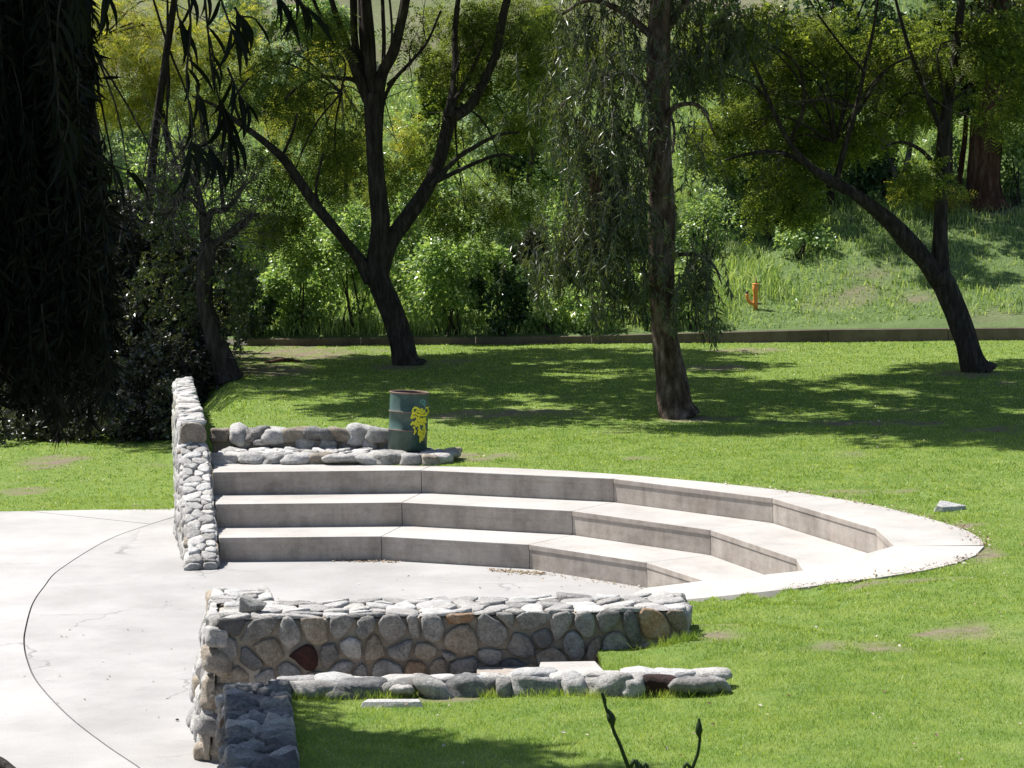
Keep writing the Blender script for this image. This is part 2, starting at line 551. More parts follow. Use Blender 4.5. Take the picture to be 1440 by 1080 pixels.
hx = np.arange(-34, 38.01, 0.6)
ht = np.concatenate([np.arange(0.0, 30, 0.4), np.arange(30, 110, 3.0)])
HX, HT = np.meshgrid(hx, ht)
HY = yret(HX) + 0.10 + HT
HZ = zhill(HX, HY)
idx = np.arange(HX.size).reshape(HX.shape)
q = np.stack([idx[:-1, :-1], idx[:-1, 1:], idx[1:, 1:], idx[1:, :-1]], -1).reshape(-1, 4)


HD = [(1195, 418, 1.1, 0.8), (1160, 428, 0.6, 0.5), (1390, 290, 2.2, 1.6), (1330, 300, 1.5, 1.0), (1400, 445, 0.8, 0.6), (1225, 385, 0.6, 0.6), (1300, 420, .5, .5)]


def at_hill(px, py):
    """point of the slope seen at a photo position"""
    d = ray(px, py)
    t = np.linspace(60, 130, 1400)
    p = np.array((0, 0, H)) + d[None] * t[:, None]
    h = zhill(p[:, 0], p[:, 1]) - p[:, 2]
    i = int(np.argmax(h > 0))
    return p[i] if h[i] > 0 else p[-1]


HDP = np.array([[*at_hill(a, b)[:2], rx, ry] for a, b, rx, ry in HD])


def hdirt(x, y):
    q_ = np.zeros_like(x)
    wob = 0.4 * vnoise(x, y, 2.5, 13)
    for cx, cy, rx, ry in HDP:
        q_ = np.maximum(q_, 1 - sstep(0.5, 1.2, np.sqrt(((x - cx) / rx) ** 2 + ((y - cy) / ry) ** 2) + wob))
    far = sstep(17.0, 21, y - yret(x)) * sstep(-12, -8, -np.abs(x + 4) + 0.0 + 4)
    return np.maximum(np.clip(q_ * (0.45 + 0.7 * vnoise(x, y, 6.0, 19)), 0, 1), far * np.clip(0.62 + .5 * vnoise(x, y, 1.1, 23), .2, .9))


V = np.stack([HX.ravel(), HY.ravel(), HZ.ravel()], 1)
me = mesh_np('hillside', V, q, True, ('dirt', hdirt(V[:, 0], V[:, 1])))
tag(link('hillside', me, M_HILL), 'grassy slope rising behind the low kerb', 'hillside', kind='structure')


# ------------------------------------------------------------------ plaza, arc joint
def spline(pts, n=8):
    p = np.asarray(pts, float)
    e = np.vstack([2 * p[0] - p[1], p, 2 * p[-1] - p[-2]])
    out = []
    for i in range(1, len(e) - 2):
        t = np.linspace(0, 1, n, endpoint=False)[:, None]
        a, b, c, d = e[i - 1], e[i], e[i + 1], e[i + 2]
        out.append(0.5 * (2 * b + (c - a) * t + (2 * a - 5 * b + 4 * c - d) * t ** 2 + (3 * b - a - 3 * c + d) * t ** 3))
    out.append(p[-1:])
    return np.vstack(out)


ARC = [(255.6, 724), (213, 736.7), (152, 759), (85, 800), (62, 825), (45.5, 850), (36, 884), (34, 904), (38.5, 928), (53, 960), (95, 1005.6), (145, 1045), (191, 1076)]
arc = [G(a, b, 0)[:2] for a, b in ARC]
arc = [arc[0] + (arc[0] - arc[1]) * 0.35] + arc + [arc[-1] + (arc[-1] - arc[-2]) * 0.9, arc[-1] + (arc[-1] - arc[-2]) * 2.2 + np.array((0.5, 0))]
arc = spline(arc, 8)
td = nrm(np.gradient(arc, axis=0))
an = np.stack([-td[:, 1], td[:, 0]], 1)          # one side of the joint
if an[len(an) // 2][0] > 0:
    an = -an                                       # towards the left
gw = 0.010


def poly_slab(name, pts, ztop, zbot, mat, parent=None, bevel=0.0, kind=None):
    bm = bmesh.new()
    vs = [bm.verts.new((p[0], p[1], ztop)) for p in pts]
    es = [bm.edges.new((vs[i], vs[(i + 1) % len(vs)])) for i in range(len(vs))]
    bmesh.ops.triangle_fill(bm, use_beauty=True, edges=es)
    bm.normal_update()
    for f in bm.faces:
        if f.normal.z < 0:
            f.normal_flip()
    top = list(bm.faces)
    r = bmesh.ops.extrude_face_region(bm, geom=top)
    # the extruded copy becomes the top, the old faces go down
    for v in vs:
        v.co.z = zbot
    bmesh.ops.recalc_face_normals(bm, faces=bm.faces)
    me_ = bpy.data.meshes.new(name)
    bm.to_mesh(me_)
    bm.free()
    o = link(name, me_, mat, parent)
    if parent is not None:
        w = wpos(parent)
        me_.transform(Matrix.Translation(-Vector(w)))
    if bevel:
        b = o.modifiers.new('edge', 'BEVEL')
        b.width, b.segments, b.limit_method = bevel, 2, 'ANGLE'
    return o


outer = [tuple(p) for p in (arc + an * gw)]
inner = [tuple(p) for p in (arc - an * gw)]
e0 = arc[0]
plz_out = [(-16, 45.3), (wallx(45.3) - 0.12, 45.3)] + outer + [(outer[-1][0], 17.0), (-16, 17.0)]
plz_in = [(wallx(44.9) + 0.05, 44.9)] if False else []
plz_in = inner + [(inner[-1][0], 17.0), (1.55, 17.0), (1.55, 28.2), (ramp3[-1][0] + 0.02, ramp3[-1][1]), (2.0, 37.0), (1.0, 42.5), (-4.3, 42.8)]
# straight narrow gap with a dark bottom across the outer slab
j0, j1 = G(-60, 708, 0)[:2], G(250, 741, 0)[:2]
# outer slab split in two at the straight gap
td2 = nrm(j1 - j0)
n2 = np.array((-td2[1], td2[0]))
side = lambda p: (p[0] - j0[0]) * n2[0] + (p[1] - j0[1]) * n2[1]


def clip(poly, pt, nn):
    out = []
    for i in range(len(poly)):
        a, b = np.array(poly[i]), np.array(poly[(i + 1) % len(poly)])
        da, db = np.dot(a - pt, nn), np.dot(b - pt, nn)
        if da <= 0:
            out.append(tuple(a))
        if (da < 0 < db) or (db < 0 < da):
            out.append(tuple(a + (b - a) * da / (da - db)))
    return out


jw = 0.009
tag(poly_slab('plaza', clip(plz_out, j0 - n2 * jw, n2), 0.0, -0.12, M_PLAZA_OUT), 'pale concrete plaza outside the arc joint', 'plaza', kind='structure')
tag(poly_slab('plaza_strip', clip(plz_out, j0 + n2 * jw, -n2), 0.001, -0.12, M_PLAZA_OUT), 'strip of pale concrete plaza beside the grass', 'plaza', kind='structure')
tag(poly_slab('stage_floor', plz_in, 0.0, -0.12, M_PLAZA_IN), 'slightly darker concrete floor inside the arc joint', 'stage floor', kind='structure')
tag(poly_slab('gap_base', [(-16, 46), (-4.6, 46), (-3, 17), (-16, 17)], -0.03, -0.08, M_GAP), 'dark bottom of the arc joint and the straight gap in the plaza', 'plaza joint', kind='structure')

# ------------------------------------------------------------------ concrete seating: three tiers of segments
seat = empty('amphitheatre_seating', (CX, CY, 0), 'stepped concrete seating in three curving tiers beside the stage floor', 'amphitheatre')
z3 = lambda p, z: np.array((p[0], p[1], z))
CAP = 0.075


def prism(name, poly, zb, zt, mat, parent, bevel=0.006):
    """closed prism over a convex or simple plan polygon"""
    return poly_slab(name, [tuple(p) for p in poly], zt, zb, mat, parent, bevel)


def shrink(poly, k=0.0025):
    c = np.mean(np.array(poly), 0)
    return [np.array(p) + (c - np.array(p)) / np.linalg.norm(c - np.array(p)) * k for p in poly]


def toward(p, q_, d):
    return p + (q_ - p) / np.linalg.norm(q_ - p) * d


for i in range(3):
    zt, zb = (i + 1) * HR, i * HR
    for k in range(5):
        if k < 4:
            a, b = corner(i, k), corner(i, k + 1)
            if i < 2:
                c, d = corner(i + 1, k + 1), corner(i + 1, k)
            else:
                c, d = None, None
            if i == 0 and k == 3:
                b = P1
                c = corner(1, 4)
            elif k == 3 and i == 0:
                pass
        else:
            if i == 0:
                continue
            a = corner(i, 4)
            b = P2 if i == 1 else P3
            c = d = corner(2, 4) if i == 1 else None
        if i == 2:
            # top tier: from the edge out to the lawn, rim points between the two radial lines
            def onrim(p):
                an_ = math.atan2(p[1] - CY, p[0] - CX)
                best = None
                for m_ in range(len(rim3) - 1):
                    a0 = math.atan2(rim3[m_][1] - CY, rim3[m_][0] - CX)
                    a1 = math.atan2(rim3[m_ + 1][1] - CY, rim3[m_ + 1][0] - CX)
                    if a1 <= an_ <= a0:
                        t_ = (a0 - an_) / (a0 - a1 + 1e-9)
                        return m_, rim3[m_][:2] + (rim3[m_ + 1][:2] - rim3[m_][:2]) * t_
                return (0, rim3[0][:2]) if an_ > 1.3 else (len(rim3) - 1, rim3[-1][:2])
            m0, r0 = onrim(a)
            m1, r1 = onrim(b)
            mids = [rim3[m_][:2] for m_ in range(m1, m0, -1)]
            top = [a, b, r1] + mids + [r0]
        elif k == 4:
            top = [a, b, c]
        else:
            top = [a, b, c, d]
        # riser face below the cap
        if (i == 0 and k == 3) or k == 4:
            tri = True
        else:
            tri = False
        nrm_in = nrm(np.array((CX, CY)) - (a + b) / 2)
        off = nrm_in * 0.0
        a_, b_ = a - nrm_in * 0.012, b - nrm_in * 0.012
        back_a, back_b = a - nrm_in * 0.30, b - nrm_in * 0.30
        e_ = 0.0025
        a_, b_ = toward(a_, b_, e_), toward(b_, a_, e_)
        if tri:
            tb = 1 - CAP / HR
            bt = a_ + (b_ - a_) * 0.78
            V_ = [z3(a_, zb - 0.03), z3(a_, zt - CAP), z3(bt, zt - CAP), z3(b_, zt - 0.05), z3(b_, zb - 0.03),
                  z3(back_a, zb - 0.03), z3(back_a, zt - CAP), z3(back_b, zt - CAP), z3(back_b, zb - 0.03)]
            V_ = [z3(a_, zb - 0.03), z3(a_, zt - CAP), z3(b_, zt - CAP), z3(b_, zb - 0.03), z3(back_a, zb - 0.03), z3(back_a, zt - CAP), z3(back_b, zt - CAP), z3(back_b, zb - 0.03)]
        else:
            V_ = [z3(a_, zb - 0.03), z3(a_, zt - CAP), z3(b_, zt - CAP), z3(b_, zb - 0.03), z3(back_a, zb - 0.03), z3(back_a, zt - CAP), z3(back_b, zt - CAP), z3(back_b, zb - 0.03)]
        F_ = [(0, 3, 2, 1), (4, 5, 6, 7), (0, 1, 5, 4), (3, 7, 6, 2), (1, 2, 6, 5), (0, 4, 7, 3)]
        rp = obj_np('riser', np.array(V_), np.array(F_), M_RISER, seat)
        bm = bmesh.new(); bm.from_mesh(rp.data); bmesh.ops.recalc_face_normals(bm, faces=bm.faces); bm.to_mesh(rp.data); bm.free()
        sl = prism('seat_slab', shrink(top), zt - CAP, zt, M_TREAD, rp, 0.009 if not (i == 2 and k == 4) else 0.001)
        sl.data.materials[0] = M_TREAD
        sl.data.materials.append(M_RISER)
        for f in sl.data.polygons:
            if abs(f.normal.z) < 0.5:
                f.material_index = 1

# ramp beside the tiers: a warped concrete sheet between the ends of the tiers and the lawn
inner_ch = [z3(corner(0, 3), 0.004), z3(P1, 0.344), z3(P2, 0.684), z3(P3, 1.021), rim3[-1] + (0, 0, 0.011)]
outer_ch = [G(850, 853, 0.003), G(890, 850, 0.11), G(930, 847, 0.24)] + [p + (0, 0, 0.004) for p in ramp3[::-1]]
VR = np.array(inner_ch + outer_ch[::-1] + [z3(corner(1, 4), 0.346), z3(corner(2, 4), 0.686)])
ic, oc = 0, 0
ni, no = len(inner_ch), len(outer_ch)
I = lambda k: k
O = lambda k: ni + (no - 1 - k)
tris = [(1, 2, ni + no), (2, 3, ni + no + 1)]
prog_i = np.array([0, 0.36, 0.60, 0.82, 1.0])
prog_o = np.linspace(0, 1, no)
while ic < ni - 1 or oc < no - 1:
    if oc == no - 1 or (ic < ni - 1 and prog_i[ic + 1] <= prog_o[oc + 1]):
        tris.append((I(ic), O(oc), I(ic + 1)))
        ic += 1
    else:
        tris.append((I(ic), O(oc), O(oc + 1)))
        oc += 1
nloop = ni + no
VB = VR - (0, 0, 0.15)
nV = len(VR)
side_f = [(nV + a, nV + (a + 1) % nloop, (a + 1) % nloop, a) for a in range(nloop)]
bm = bmesh.new()
bv = [bm.verts.new(p) for p in np.vstack([VR, VB])]
for t in tris:
    try:
        bm.faces.new([bv[k] for k in t])
    except ValueError:
        pass
bs = [bm.verts.new(p) for p in np.vstack([VR, VB])]
for s in side_f:
    bm.faces.new([bs[k] for k in s])
bm.normal_update()
for f in bm.faces:
    if len(f.verts) == 3 and f.normal.z < 0:
        f.normal_flip()
    f.smooth = len(f.verts) == 3
me = bpy.data.meshes.new('ramp')
bm.to_mesh(me); bm.free()
tag(link('ramp', me, M_TREAD), 'sloping concrete ramp between the tiers and the lawn', 'ramp', kind='structure')


# ------------------------------------------------------------------ rubble stone walls
def clip_c(poly, n_, c_):
    out = []
    for i in range(len(poly)):
        a, b = poly[i], poly[(i + 1) % len(poly)]
        da, db = a @ n_ - c_, b @ n_ - c_
        if da <= 0:
            out.append(a)
        if (da < 0 < db) or (db < 0 < da):
            out.append(a + (b - a) * da / (da - db))
    return out


def stone_face(parent, surf, normal, poly, size, bulge=0.05, gap=0.02, mats=MIX_NEAR, seed=0, aspect=1.0, jit=0.42, red=None, wvar=0.35, ring=12):
    """pack irregular stones into a face: weighted Voronoi cells of jittered sites, each cell a rounded bulging stone"""
    r = np.random.default_rng(seed)
    poly = [np.array(p, float) for p in poly]
    lo, hi = np.min(poly, 0), np.max(poly, 0)
    sx, sy = size * aspect, size / aspect * 0.95
    nu, nv = max(1, round((hi[0] - lo[0]) / sx)), max(1, round((hi[1] - lo[1]) / sy))
    S, W = [], []
    for b in range(nv):
        for a in range(nu):
            S.append(lo + (hi - lo) * np.array(((a + 0.5 + (0.25 if b % 2 else -0.25) * (nu > 2)) / nu, (b + 0.5) / nv)) + r.uniform(-jit, jit, 2) * (sx, sy))
            W.append(r.uniform(-wvar, wvar) * size * size * 0.5)
    S, W = np.array(S), np.array(W)
    normal = nrm(normal)
    ired = -1 if red is None else int(np.argmin([np.linalg.norm(surf(*s_) - red) for s_ in S]))
    for i in range(len(S)):
        cell = list(poly)
        for j in np.argsort(((S - S[i]) ** 2).sum(1))[1:14]:
            d = S[j] - S[i]
            L = np.linalg.norm(d)
            if L < 1e-6:
                continue
            d = d / L
            c_ = (S[j] @ S[j] - S[i] @ S[i] + W[i] - W[j]) / (2 * L)
            cell = clip_c(cell, d, c_ - gap / 2)
            if len(cell) < 3:
                break
        if len(cell) < 3:
            continue
        c = np.array(cell)
        # rounded outline
        for q_ in ((.2,), (.16, .25))[int(r.random() < .5)]:
            nx_ = np.roll(c, -1, 0)
            c = np.stack([c * (1 - q_) + nx_ * q_, c * q_ + nx_ * (1 - q_)], 1).reshape(-1, 2)
        seg = np.linalg.norm(np.roll(c, -1, 0) - c, axis=1)
        per = seg.sum()
        if per < size * 0.9:
            continue
        cum = np.concatenate([[0], np.cumsum(seg)])
        cc = np.vstack([c, c[:1]])
        s_ = np.linspace(0, per, ring, endpoint=False)
        c = np.stack([np.interp(s_, cum, cc[:, 0]), np.interp(s_, cum, cc[:, 1])], 1)
        m_ = c.mean(0)
        h = bulge * r.uniform(0.6, 1.35)
        c = m_ + (c - m_) * (1 + 0.05 * r.standard_normal(ring))[:, None]
        tilt = r.uniform(-0.25, 0.25, 2)
        rings = []
        for sc, hh in ((1.0, -0.6 * h), (0.985, 0.45 * h), (0.86, 0.88 * h), (0.5, 1.0 * h)):
            rr = m_ + (c - m_) * sc
            hgt = hh + (rr - m_) @ tilt * (hh > 0) * 0.6 + r.normal(0, 0.17 * h, ring)
            rings.append(np.array([surf(p[0], p[1]) + normal * e for p, e in zip(rr, hgt)]))
        top_ = surf(m_[0], m_[1]) + normal * h
        Vv = np.vstack(rings + [top_[None]])
        k = np.arange(ring)
        k1 = (k + 1) % ring
        Fq = np.vstack([np.stack([k + a * ring, k1 + a * ring, k1 + (a + 1) * ring, k + (a + 1) * ring], 1) for a in range(3)])
        Ft = np.stack([k + 3 * ring, k1 + 3 * ring, np.full(ring, 4 * ring)], 1)
        mt = mats[int(r.integers(len(mats)))]
        lab = None
        w_c = Vv.mean(0)
        if i == ired:
            mt, lab = ST_RED, 'stone painted dark red'
        o = part_centered('stone', Vv, [Fq, Ft], mt, parent, True)
        if lab:
            o['label'] = lab


def plane_surf(o, eu, ev):
    o, eu, ev = np.array(o, float), np.array(eu, float), np.array(ev, float)
    return lambda u, v: o + eu * u + ev * v


def hull8(name, lo4, hi4, mat, parent):
    """a block from four bottom and four top corners in the same order"""
    V_ = np.array(list(lo4) + list(hi4), float)
    F_ = np.array([(0, 3, 2, 1), (4, 5, 6, 7), (0, 1, 5, 4), (1, 2, 6, 5), (2, 3, 7, 6), (3, 0, 4, 7)])
    o = obj_np(name, V_, F_, mat, parent)
    bm_ = bmesh.new(); bm_.from_mesh(o.data); bmesh.ops.recalc_face_normals(bm_, faces=bm_.faces); bm_.to_mesh(o.data); bm_.free()
    b = o.modifiers.new('edge', 'BEVEL')
    b.width, b.segments = 0.03, 2
    return o


# ---- near retaining wall with its end pier
ZT = 1.40
fl, fr = G(305, 868, ZT), G(965, 853, ZT)
fl[1] = 27.33
fr[1] = 27.42
WD = 0.92
nw = empty('stone_wall', (-0.6, 27.8, 0), 'thick rubble stone wall with loose rock on top and a dark red stone in its shaded face', 'stone wall', 'rubble stone walls of the amphitheatre')
e = 0.035
hull8('mortar', [(fl[0] + 0.02, fl[1] + e, -0.05), (fr[0], fr[1] + e, -0.05), (fr[0] - .02, fr[1] + WD - e, -0.05), (fl[0] + 0.02, fl[1] + WD - e, -0.05)],
      [(fl[0] + e, fl[1] + e, ZT - e), (fr[0] - e, fr[1] + e, ZT - e), (fr[0] - e, fr[1] + WD - e, ZT - e), (fl[0] + e, fl[1] + WD - e, ZT - e)], M_MORTAR, nw)
pb = G(297, 828, ZT)
arm = hull8('pier', [(fl[0] - .20, fl[1] + WD - .02, -0.05), (fl[0] + .50, fl[1] + WD - .02, -0.05), (fl[0] + .42, pb[1], -0.05), (pb[0] - .26, pb[1], -0.05)],
            [(fl[0] - .02, fl[1] + WD - .02, ZT - e), (fl[0] + .52, fl[1] + WD - .02, ZT - e), (fl[0] + .40, pb[1] - e, ZT - e), (pb[0] + e, pb[1] - e, ZT - e)], M_MORTAR, nw)
red1 = G(436, 930, 0.0)
L = fr[0] - fl[0]
redp = P(437, 930, 27.38)
yl = (fr[1] - fl[1]) / L
stone_face(nw, plane_surf((fl[0], fl[1], 0), (1, yl, 0), (0, 0, 1)), (0, -1, 0.03), [(0.0, 0.0), (2.6, 0.55), (L, 1.0), (L, ZT), (0.0, ZT)], 0.25, 0.036, 0.024, MIX_NEAR, 3, 0.95, red=redp)
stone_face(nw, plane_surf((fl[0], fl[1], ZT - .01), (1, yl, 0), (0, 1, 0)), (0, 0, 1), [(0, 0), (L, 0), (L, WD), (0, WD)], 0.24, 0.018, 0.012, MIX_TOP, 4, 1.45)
# left, battered face of the end pier from the front corner to its back end
lb0, lb1 = np.array((fl[0] - .13, fl[1] - 0.12, 0.0)), np.array((pb[0] - .24, pb[1], 0.0))
lt0, lt1 = np.array((fl[0] + .0, fl[1], ZT)), np.array((pb[0] + .02, pb[1], ZT))
bil = lambda u, v: (lb0 * (1 - u) + lb1 * u) * (1 - v) + (lt0 * (1 - u) + lt1 * u) * v
hull8('pier_core', [lb0 + (.04, .04, -.05), lb0 + (.5, .04, -.05), lb1 + (.5, -.04, -.05), lb1 + (.04, -.04, -.05)], [lt0 + (.04, .04, -.05), lt0 + (.45, .04, -.05), lt1 + (.4, -.04, -.05), lt1 + (.04, -.04, -.05)], M_MORTAR, nw)
Lp = np.linalg.norm(lb1 - lb0)
stone_face(nw, lambda u, v: bil(u / Lp, v / ZT), (-1, 0, 0.12), [(0, 0), (Lp, 0), (Lp, ZT), (0, ZT)], 0.27, 0.055, 0.016, MIX_FAR, 5)
stone_face(nw, plane_surf((pb[0] + .0, fl[1] + WD, ZT - .01), (1, 0, 0), (0.02, 1, 0)), (0, 0, 1), [(0.06, 0), (.72, 0), (.58, pb[1] - fl[1] - WD), (0.0, pb[1] - fl[1] - WD)], 0.24, 0.022, 0.012, MIX_TOP, 6, 1.5)
stone_face(nw, plane_surf((fr[0] - .01, fr[1], 0.9), (0.0, 1, 0), (-.03, 0, 1)), (1, 0, .05), [(0, 0), (WD, 0), (WD, ZT - .9), (0, ZT - .9)], 0.24, 0.07, 0.02, MIX_NEAR, 8)
# corner quoins that step out of the front of the pier, down to the plaza
quo = [(300, 893, .13, .10), (296, 930, .17, .13), (300, 975, .18, .13), (301, 1015, .17, .14), (296, 1058, .19, .13)]


def boulder_mesh(name, seed, rough=0.17, flat=1.0, lev=5):
    bm_ = bmesh.new()
    bmesh.ops.create_cube(bm_, size=2.0)
    bmesh.ops.subdivide_edges(bm_, edges=bm_.edges, cuts=lev, use_grid_fill=True)
    r = np.random.default_rng(seed)
    D = nrm(r.standard_normal((16, 3)))
    W_ = np.concatenate([r.uniform(1.2, 3.0, 7), r.uniform(4, 9, 9)])
    A = r.uniform(-1, 1, 16) * rough * np.where(W_ > 3.5, .28, 1)
    ex = r.uniform(3.0, 5.5)
    for v in bm_.verts:
        p = np.array(v.co)
        s = p / (np.sum(np.abs(p) ** ex) ** (1 / ex))
        k = 1 + sum(a * math.sin(w * float(d @ s) + a * 9) for a, d, w in zip(A, D, W_))
        v.co = s * k
    for f in bm_.faces:
        f.smooth = True
    me_ = bpy.data.meshes.new(name)
    bm_.to_mesh(me_); bm_.free()
    return me_


BOUL = [boulder_mesh('stone', 100 + k) for k in range(9)]


def boulder(parent, c, dims, rot, mat, k, name='stone'):
    me_ = BOUL[k % len(BOUL)]
    if not me_.materials:
        me_.materials.append(mat)
    o = bpy.data.objects.new(name, me_)
    COL.objects.link(o)
    o.parent = parent
    o.location = np.array(c, float) - (wpos(parent) if parent is not None else 0)
    o.scale = dims
    o.rotation_euler = rot
    o.material_slots[0].link = 'OBJECT'
    o.material_slots[0].material = mat
    return o


for j, (a, b, w, h) in enumerate(quo):
    c = P(a + 6, b, 27.38)
    boulder(nw, c, (w * .8, .13, h * .85), (0.1 * j, .1, .2 - .1 * j), [ST_PALE, ST_TAN, ST_TAN, ST_GREY, ST_TAN][j], j)

# ---- low kerb wall in front of it
cw = empty('kerb_wall', (0, 25.0, 1.05), 'low single-course stone kerb beside the front grass with a dark red stone near its right end', 'stone wall', 'rubble stone walls of the amphitheatre')
c0, c1 = G(392, 985, 1.08), G(1020, 974, 1.10)
Lc = np.linalg.norm(c1 - c0)
dc = (c1 - c0) / Lc
nc = np.array((-dc[1], dc[0], 0))
hull8('mortar', [c0 + (0, .06, -.1), c1 - dc * .1 + (0, .06, -.1), c1 - dc * .1 + nc * .36 + (0, 0, -.1), c0 + nc * .36 + (0, 0, -1.1)],
      [c0 + (0, .09, .12), c1 - dc * .15 + (0, .09, .10), c1 - dc * .15 + nc * .33 + (0, 0, .10), c0 + nc * .33 + (0, 0, .12)], M_MORTAR, cw)
KB = [(395, 470, ST_GREY), (470, 540, ST_DARK), (540, 585, ST_GREY), (553, 578, ST_PALE), (585, 640, ST_GREY), (640, 700, ST_DARK), (700, 723, ST_GREY), (722, 790, ST_GREY), (789, 824, ST_PALE), (822, 882, ST_GREY), (880, 908, ST_PALE), (905, 952, ST_RED), (952, 1003, ST_GREY), (1000, 1026, ST_GREY)]
for j, (a, b, m_) in enumerate(KB):
    w = (b - a) / F * 25 / 2 * 1.04
    t = ((a + b) / 2 - 392) / (1020 - 392)
    hh = .115 if j not in (3, 13) else .07
    c = c0 + (c1 - c0) * t + np.array((0, .10, .045 + .012 * math.sin(j * 2.1)))
    o = boulder(cw, c, (w * .92, .13, hh * .88), (.15 * math.sin(j * 3.3), .06 * math.cos(j * 1.7), .12 * math.sin(j)), m_, j + 2)
    if m_ is ST_RED:
        o['label'] = 'stone painted dark red'
r_ = np.random.default_rng(5)
for j in range(13):
    t = (j + .5) / 13
    c = c0 + (c1 - c0) * t + nc * .25 + np.array((0, 0, .10 + r_.uniform(-.02, .012)))
    boulder(cw, c, (Lc / 26 * 1.05, .12, .06), (0, 0, r_.uniform(-.2, .2)), [ST_PALE, ST_WHITE, ST_WHITE][j % 3], j)

# ---- shaded wall running towards the camera along the plaza
dw = empty('side_wall', (-2.1, 23, 0), 'stone wall of crosswise cobbles in blue shade at the bottom edge beside the plaza', 'stone wall', 'rubble stone walls of the amphitheatre')
d0, d1 = G(364, 957, 1.22), np.array((-1.62, 18.0, 1.22))
d0 = np.array((-2.33, 25.12, 1.22))
dd = (d1 - d0) / np.linalg.norm(d1 - d0)
dn = np.array((-dd[1], dd[0], 0))          # towards +x for a line running to the camera
if dn[0] < 0:
    dn = -dn
Ld = np.linalg.norm(d1 - d0)
hw = .29
hull8('mortar', [d0 - dn * (hw + .02) + (0, 0, -1.25), d1 - dn * (hw + .02) + (0, 0, -1.25), d1 + dn * hw + (0, 0, -1.25), d0 + dn * hw + (0, 0, -1.25)],
      [d0 - dn * (hw - .03) + (0, 0, -.05), d1 - dn * (hw - .03) + (0, 0, -.05), d1 + dn * (hw - .03) + (0, 0, -.05), d0 + dn * (hw - .03) + (0, 0, -.05)], M_MORTAR, dw)
stone_face(dw, plane_surf(d0 - dn * hw + (0, 0, -.055), dd, dn), (0, 0, 1), [(0, 0), (Ld, 0), (Ld, 2 * hw), (0, 2 * hw)], 0.29, 0.075, 0.016, [ST_GREY] * 3 + [ST_PALE] + [ST_DARK] * 3, 41, 0.72, 0.32, wvar=.5)
stone_face(dw, plane_surf(d0 - dn * (hw + .0) + (0, 0, -1.22), dd, (0, 0, 1)), -dn, [(0, 0), (Ld, 0), (Ld, 1.15), (0, 1.15)], 0.3, 0.05, 0.025, MIX_NEAR, 12)
stone_face(dw, plane_surf(d0 - dn * hw + (0, .0, -1.22), dn, (0, 0, 1)), (0, 1, 0), [(0, 0), (2 * hw, 0), (2 * hw, 1.15), (0, 1.15)], 0.3, 0.05, 0.025, MIX_NEAR, 13)

# ---- steps between the two near walls, top one a pale slab
steps = empty('concrete_steps', (-1.2, 26.3, 0), 'concrete steps sunk between the stone wall and the kerb with a pale top slab', 'steps')
sb = np.array(G(752, 944, 1.06)), np.array(G(826, 924, 1.06)), np.array(G(858, 944, 1.06))
tx0, tx1 = 0.16, 0.74
top = prism('step', [(tx0, 25.55), (tx1 + .14, 25.55), (tx1, 26.52), (tx0 + .06, 26.52)], .93, 1.075, M_TREAD, steps, .012)
for k in range(5):
    x1 = tx0 - .03 - k * .52
    prism('step', [(x1 - .52, 25.42), (x1 - .004, 25.42), (x1 - .004, 27.30), (x1 - .52, 27.30)], -.05, .88 - k * .175, M_RISER, steps, .012)

# ---- far wing wall with the sloping cheek
fw = empty('wing_wall', (-4.7, 43.5, 0), 'sunlit rubble wing wall at the left end of the tiers, its cheek sloping down to the stage floor', 'stone wall', 'rubble stone walls of the amphitheatre')
wd = nrm(np.array((-.137, 1.0, 0)))
wn_ = np.array((wd[1], -wd[0], 0))                  # to the right (lawn side)
rt0 = np.array((-4.17 + .03, 39.15, 0))              # right face, front end
ew = 0.40
pt = lambda s_, off_, z_: rt0 + wd * s_ - wn_ * off_ + np.array((0, 0, z_))
s_lo, s_top, s_end = -0.05, 3.55, 11.6
zc0, zc1, zu = 0.10, 1.36, 1.66
# cheek
hull8('cheek', [pt(s_lo, .0, -.05), pt(s_lo, ew, -.05), pt(s_top, ew + .09, -.05), pt(s_top, .0, -.05)], [pt(s_lo + .02, .03, zc0 - .03), pt(s_lo + .02, ew, zc0 - .03), pt(s_top, ew - .03, zc1 - .03), pt(s_top, .03, zc1 - .03)], M_MORTAR, fw)
hull8('mortar', [pt(s_top, .0, -.05), pt(s_top, ew + .02, -.05), pt(s_end, ew * .74, -.05), pt(s_end, .0, -.05)], [pt(s_top + .02, .03, zu - .03), pt(s_top + .02, ew - .03, zu - .03), pt(s_end, ew * .74 - .03, zu - .1), pt(s_end, .03, zu - .1)], M_MORTAR, fw)
sl = (zc1 - zc0) / (s_top - s_lo)
stone_face(fw, lambda u, v: pt(s_lo + u, v, zc0 + sl * u), nrm(np.array((0, -sl, 1.0))), [(0, 0), (s_top - s_lo, 0), (s_top - s_lo, ew), (0, ew)], 0.19, 0.03, 0.012, MIX_TOP, 21, 0.8, 0.45)
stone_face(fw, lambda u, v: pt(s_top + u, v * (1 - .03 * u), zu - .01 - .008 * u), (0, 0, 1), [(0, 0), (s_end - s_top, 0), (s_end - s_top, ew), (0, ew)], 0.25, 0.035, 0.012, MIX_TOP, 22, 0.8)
ztop = lambda u: zc0 + sl * u if u < s_top - s_lo else zu
lf = lambda u, v: pt(s_lo + u, (ew - .01) * (1 - .03 * max(0, u - s_top + s_lo)) + (.09 if u < s_top - s_lo else .03) * max(0, ztop(u) - v), v)
stone_face(fw, lf, -wn_ + (0, 0, .1), [(0, 0), (s_top - s_lo, 0), (s_top - s_lo, zc1), (0, zc0)], 0.25, 0.04, 0.016, MIX_FAR, 23)
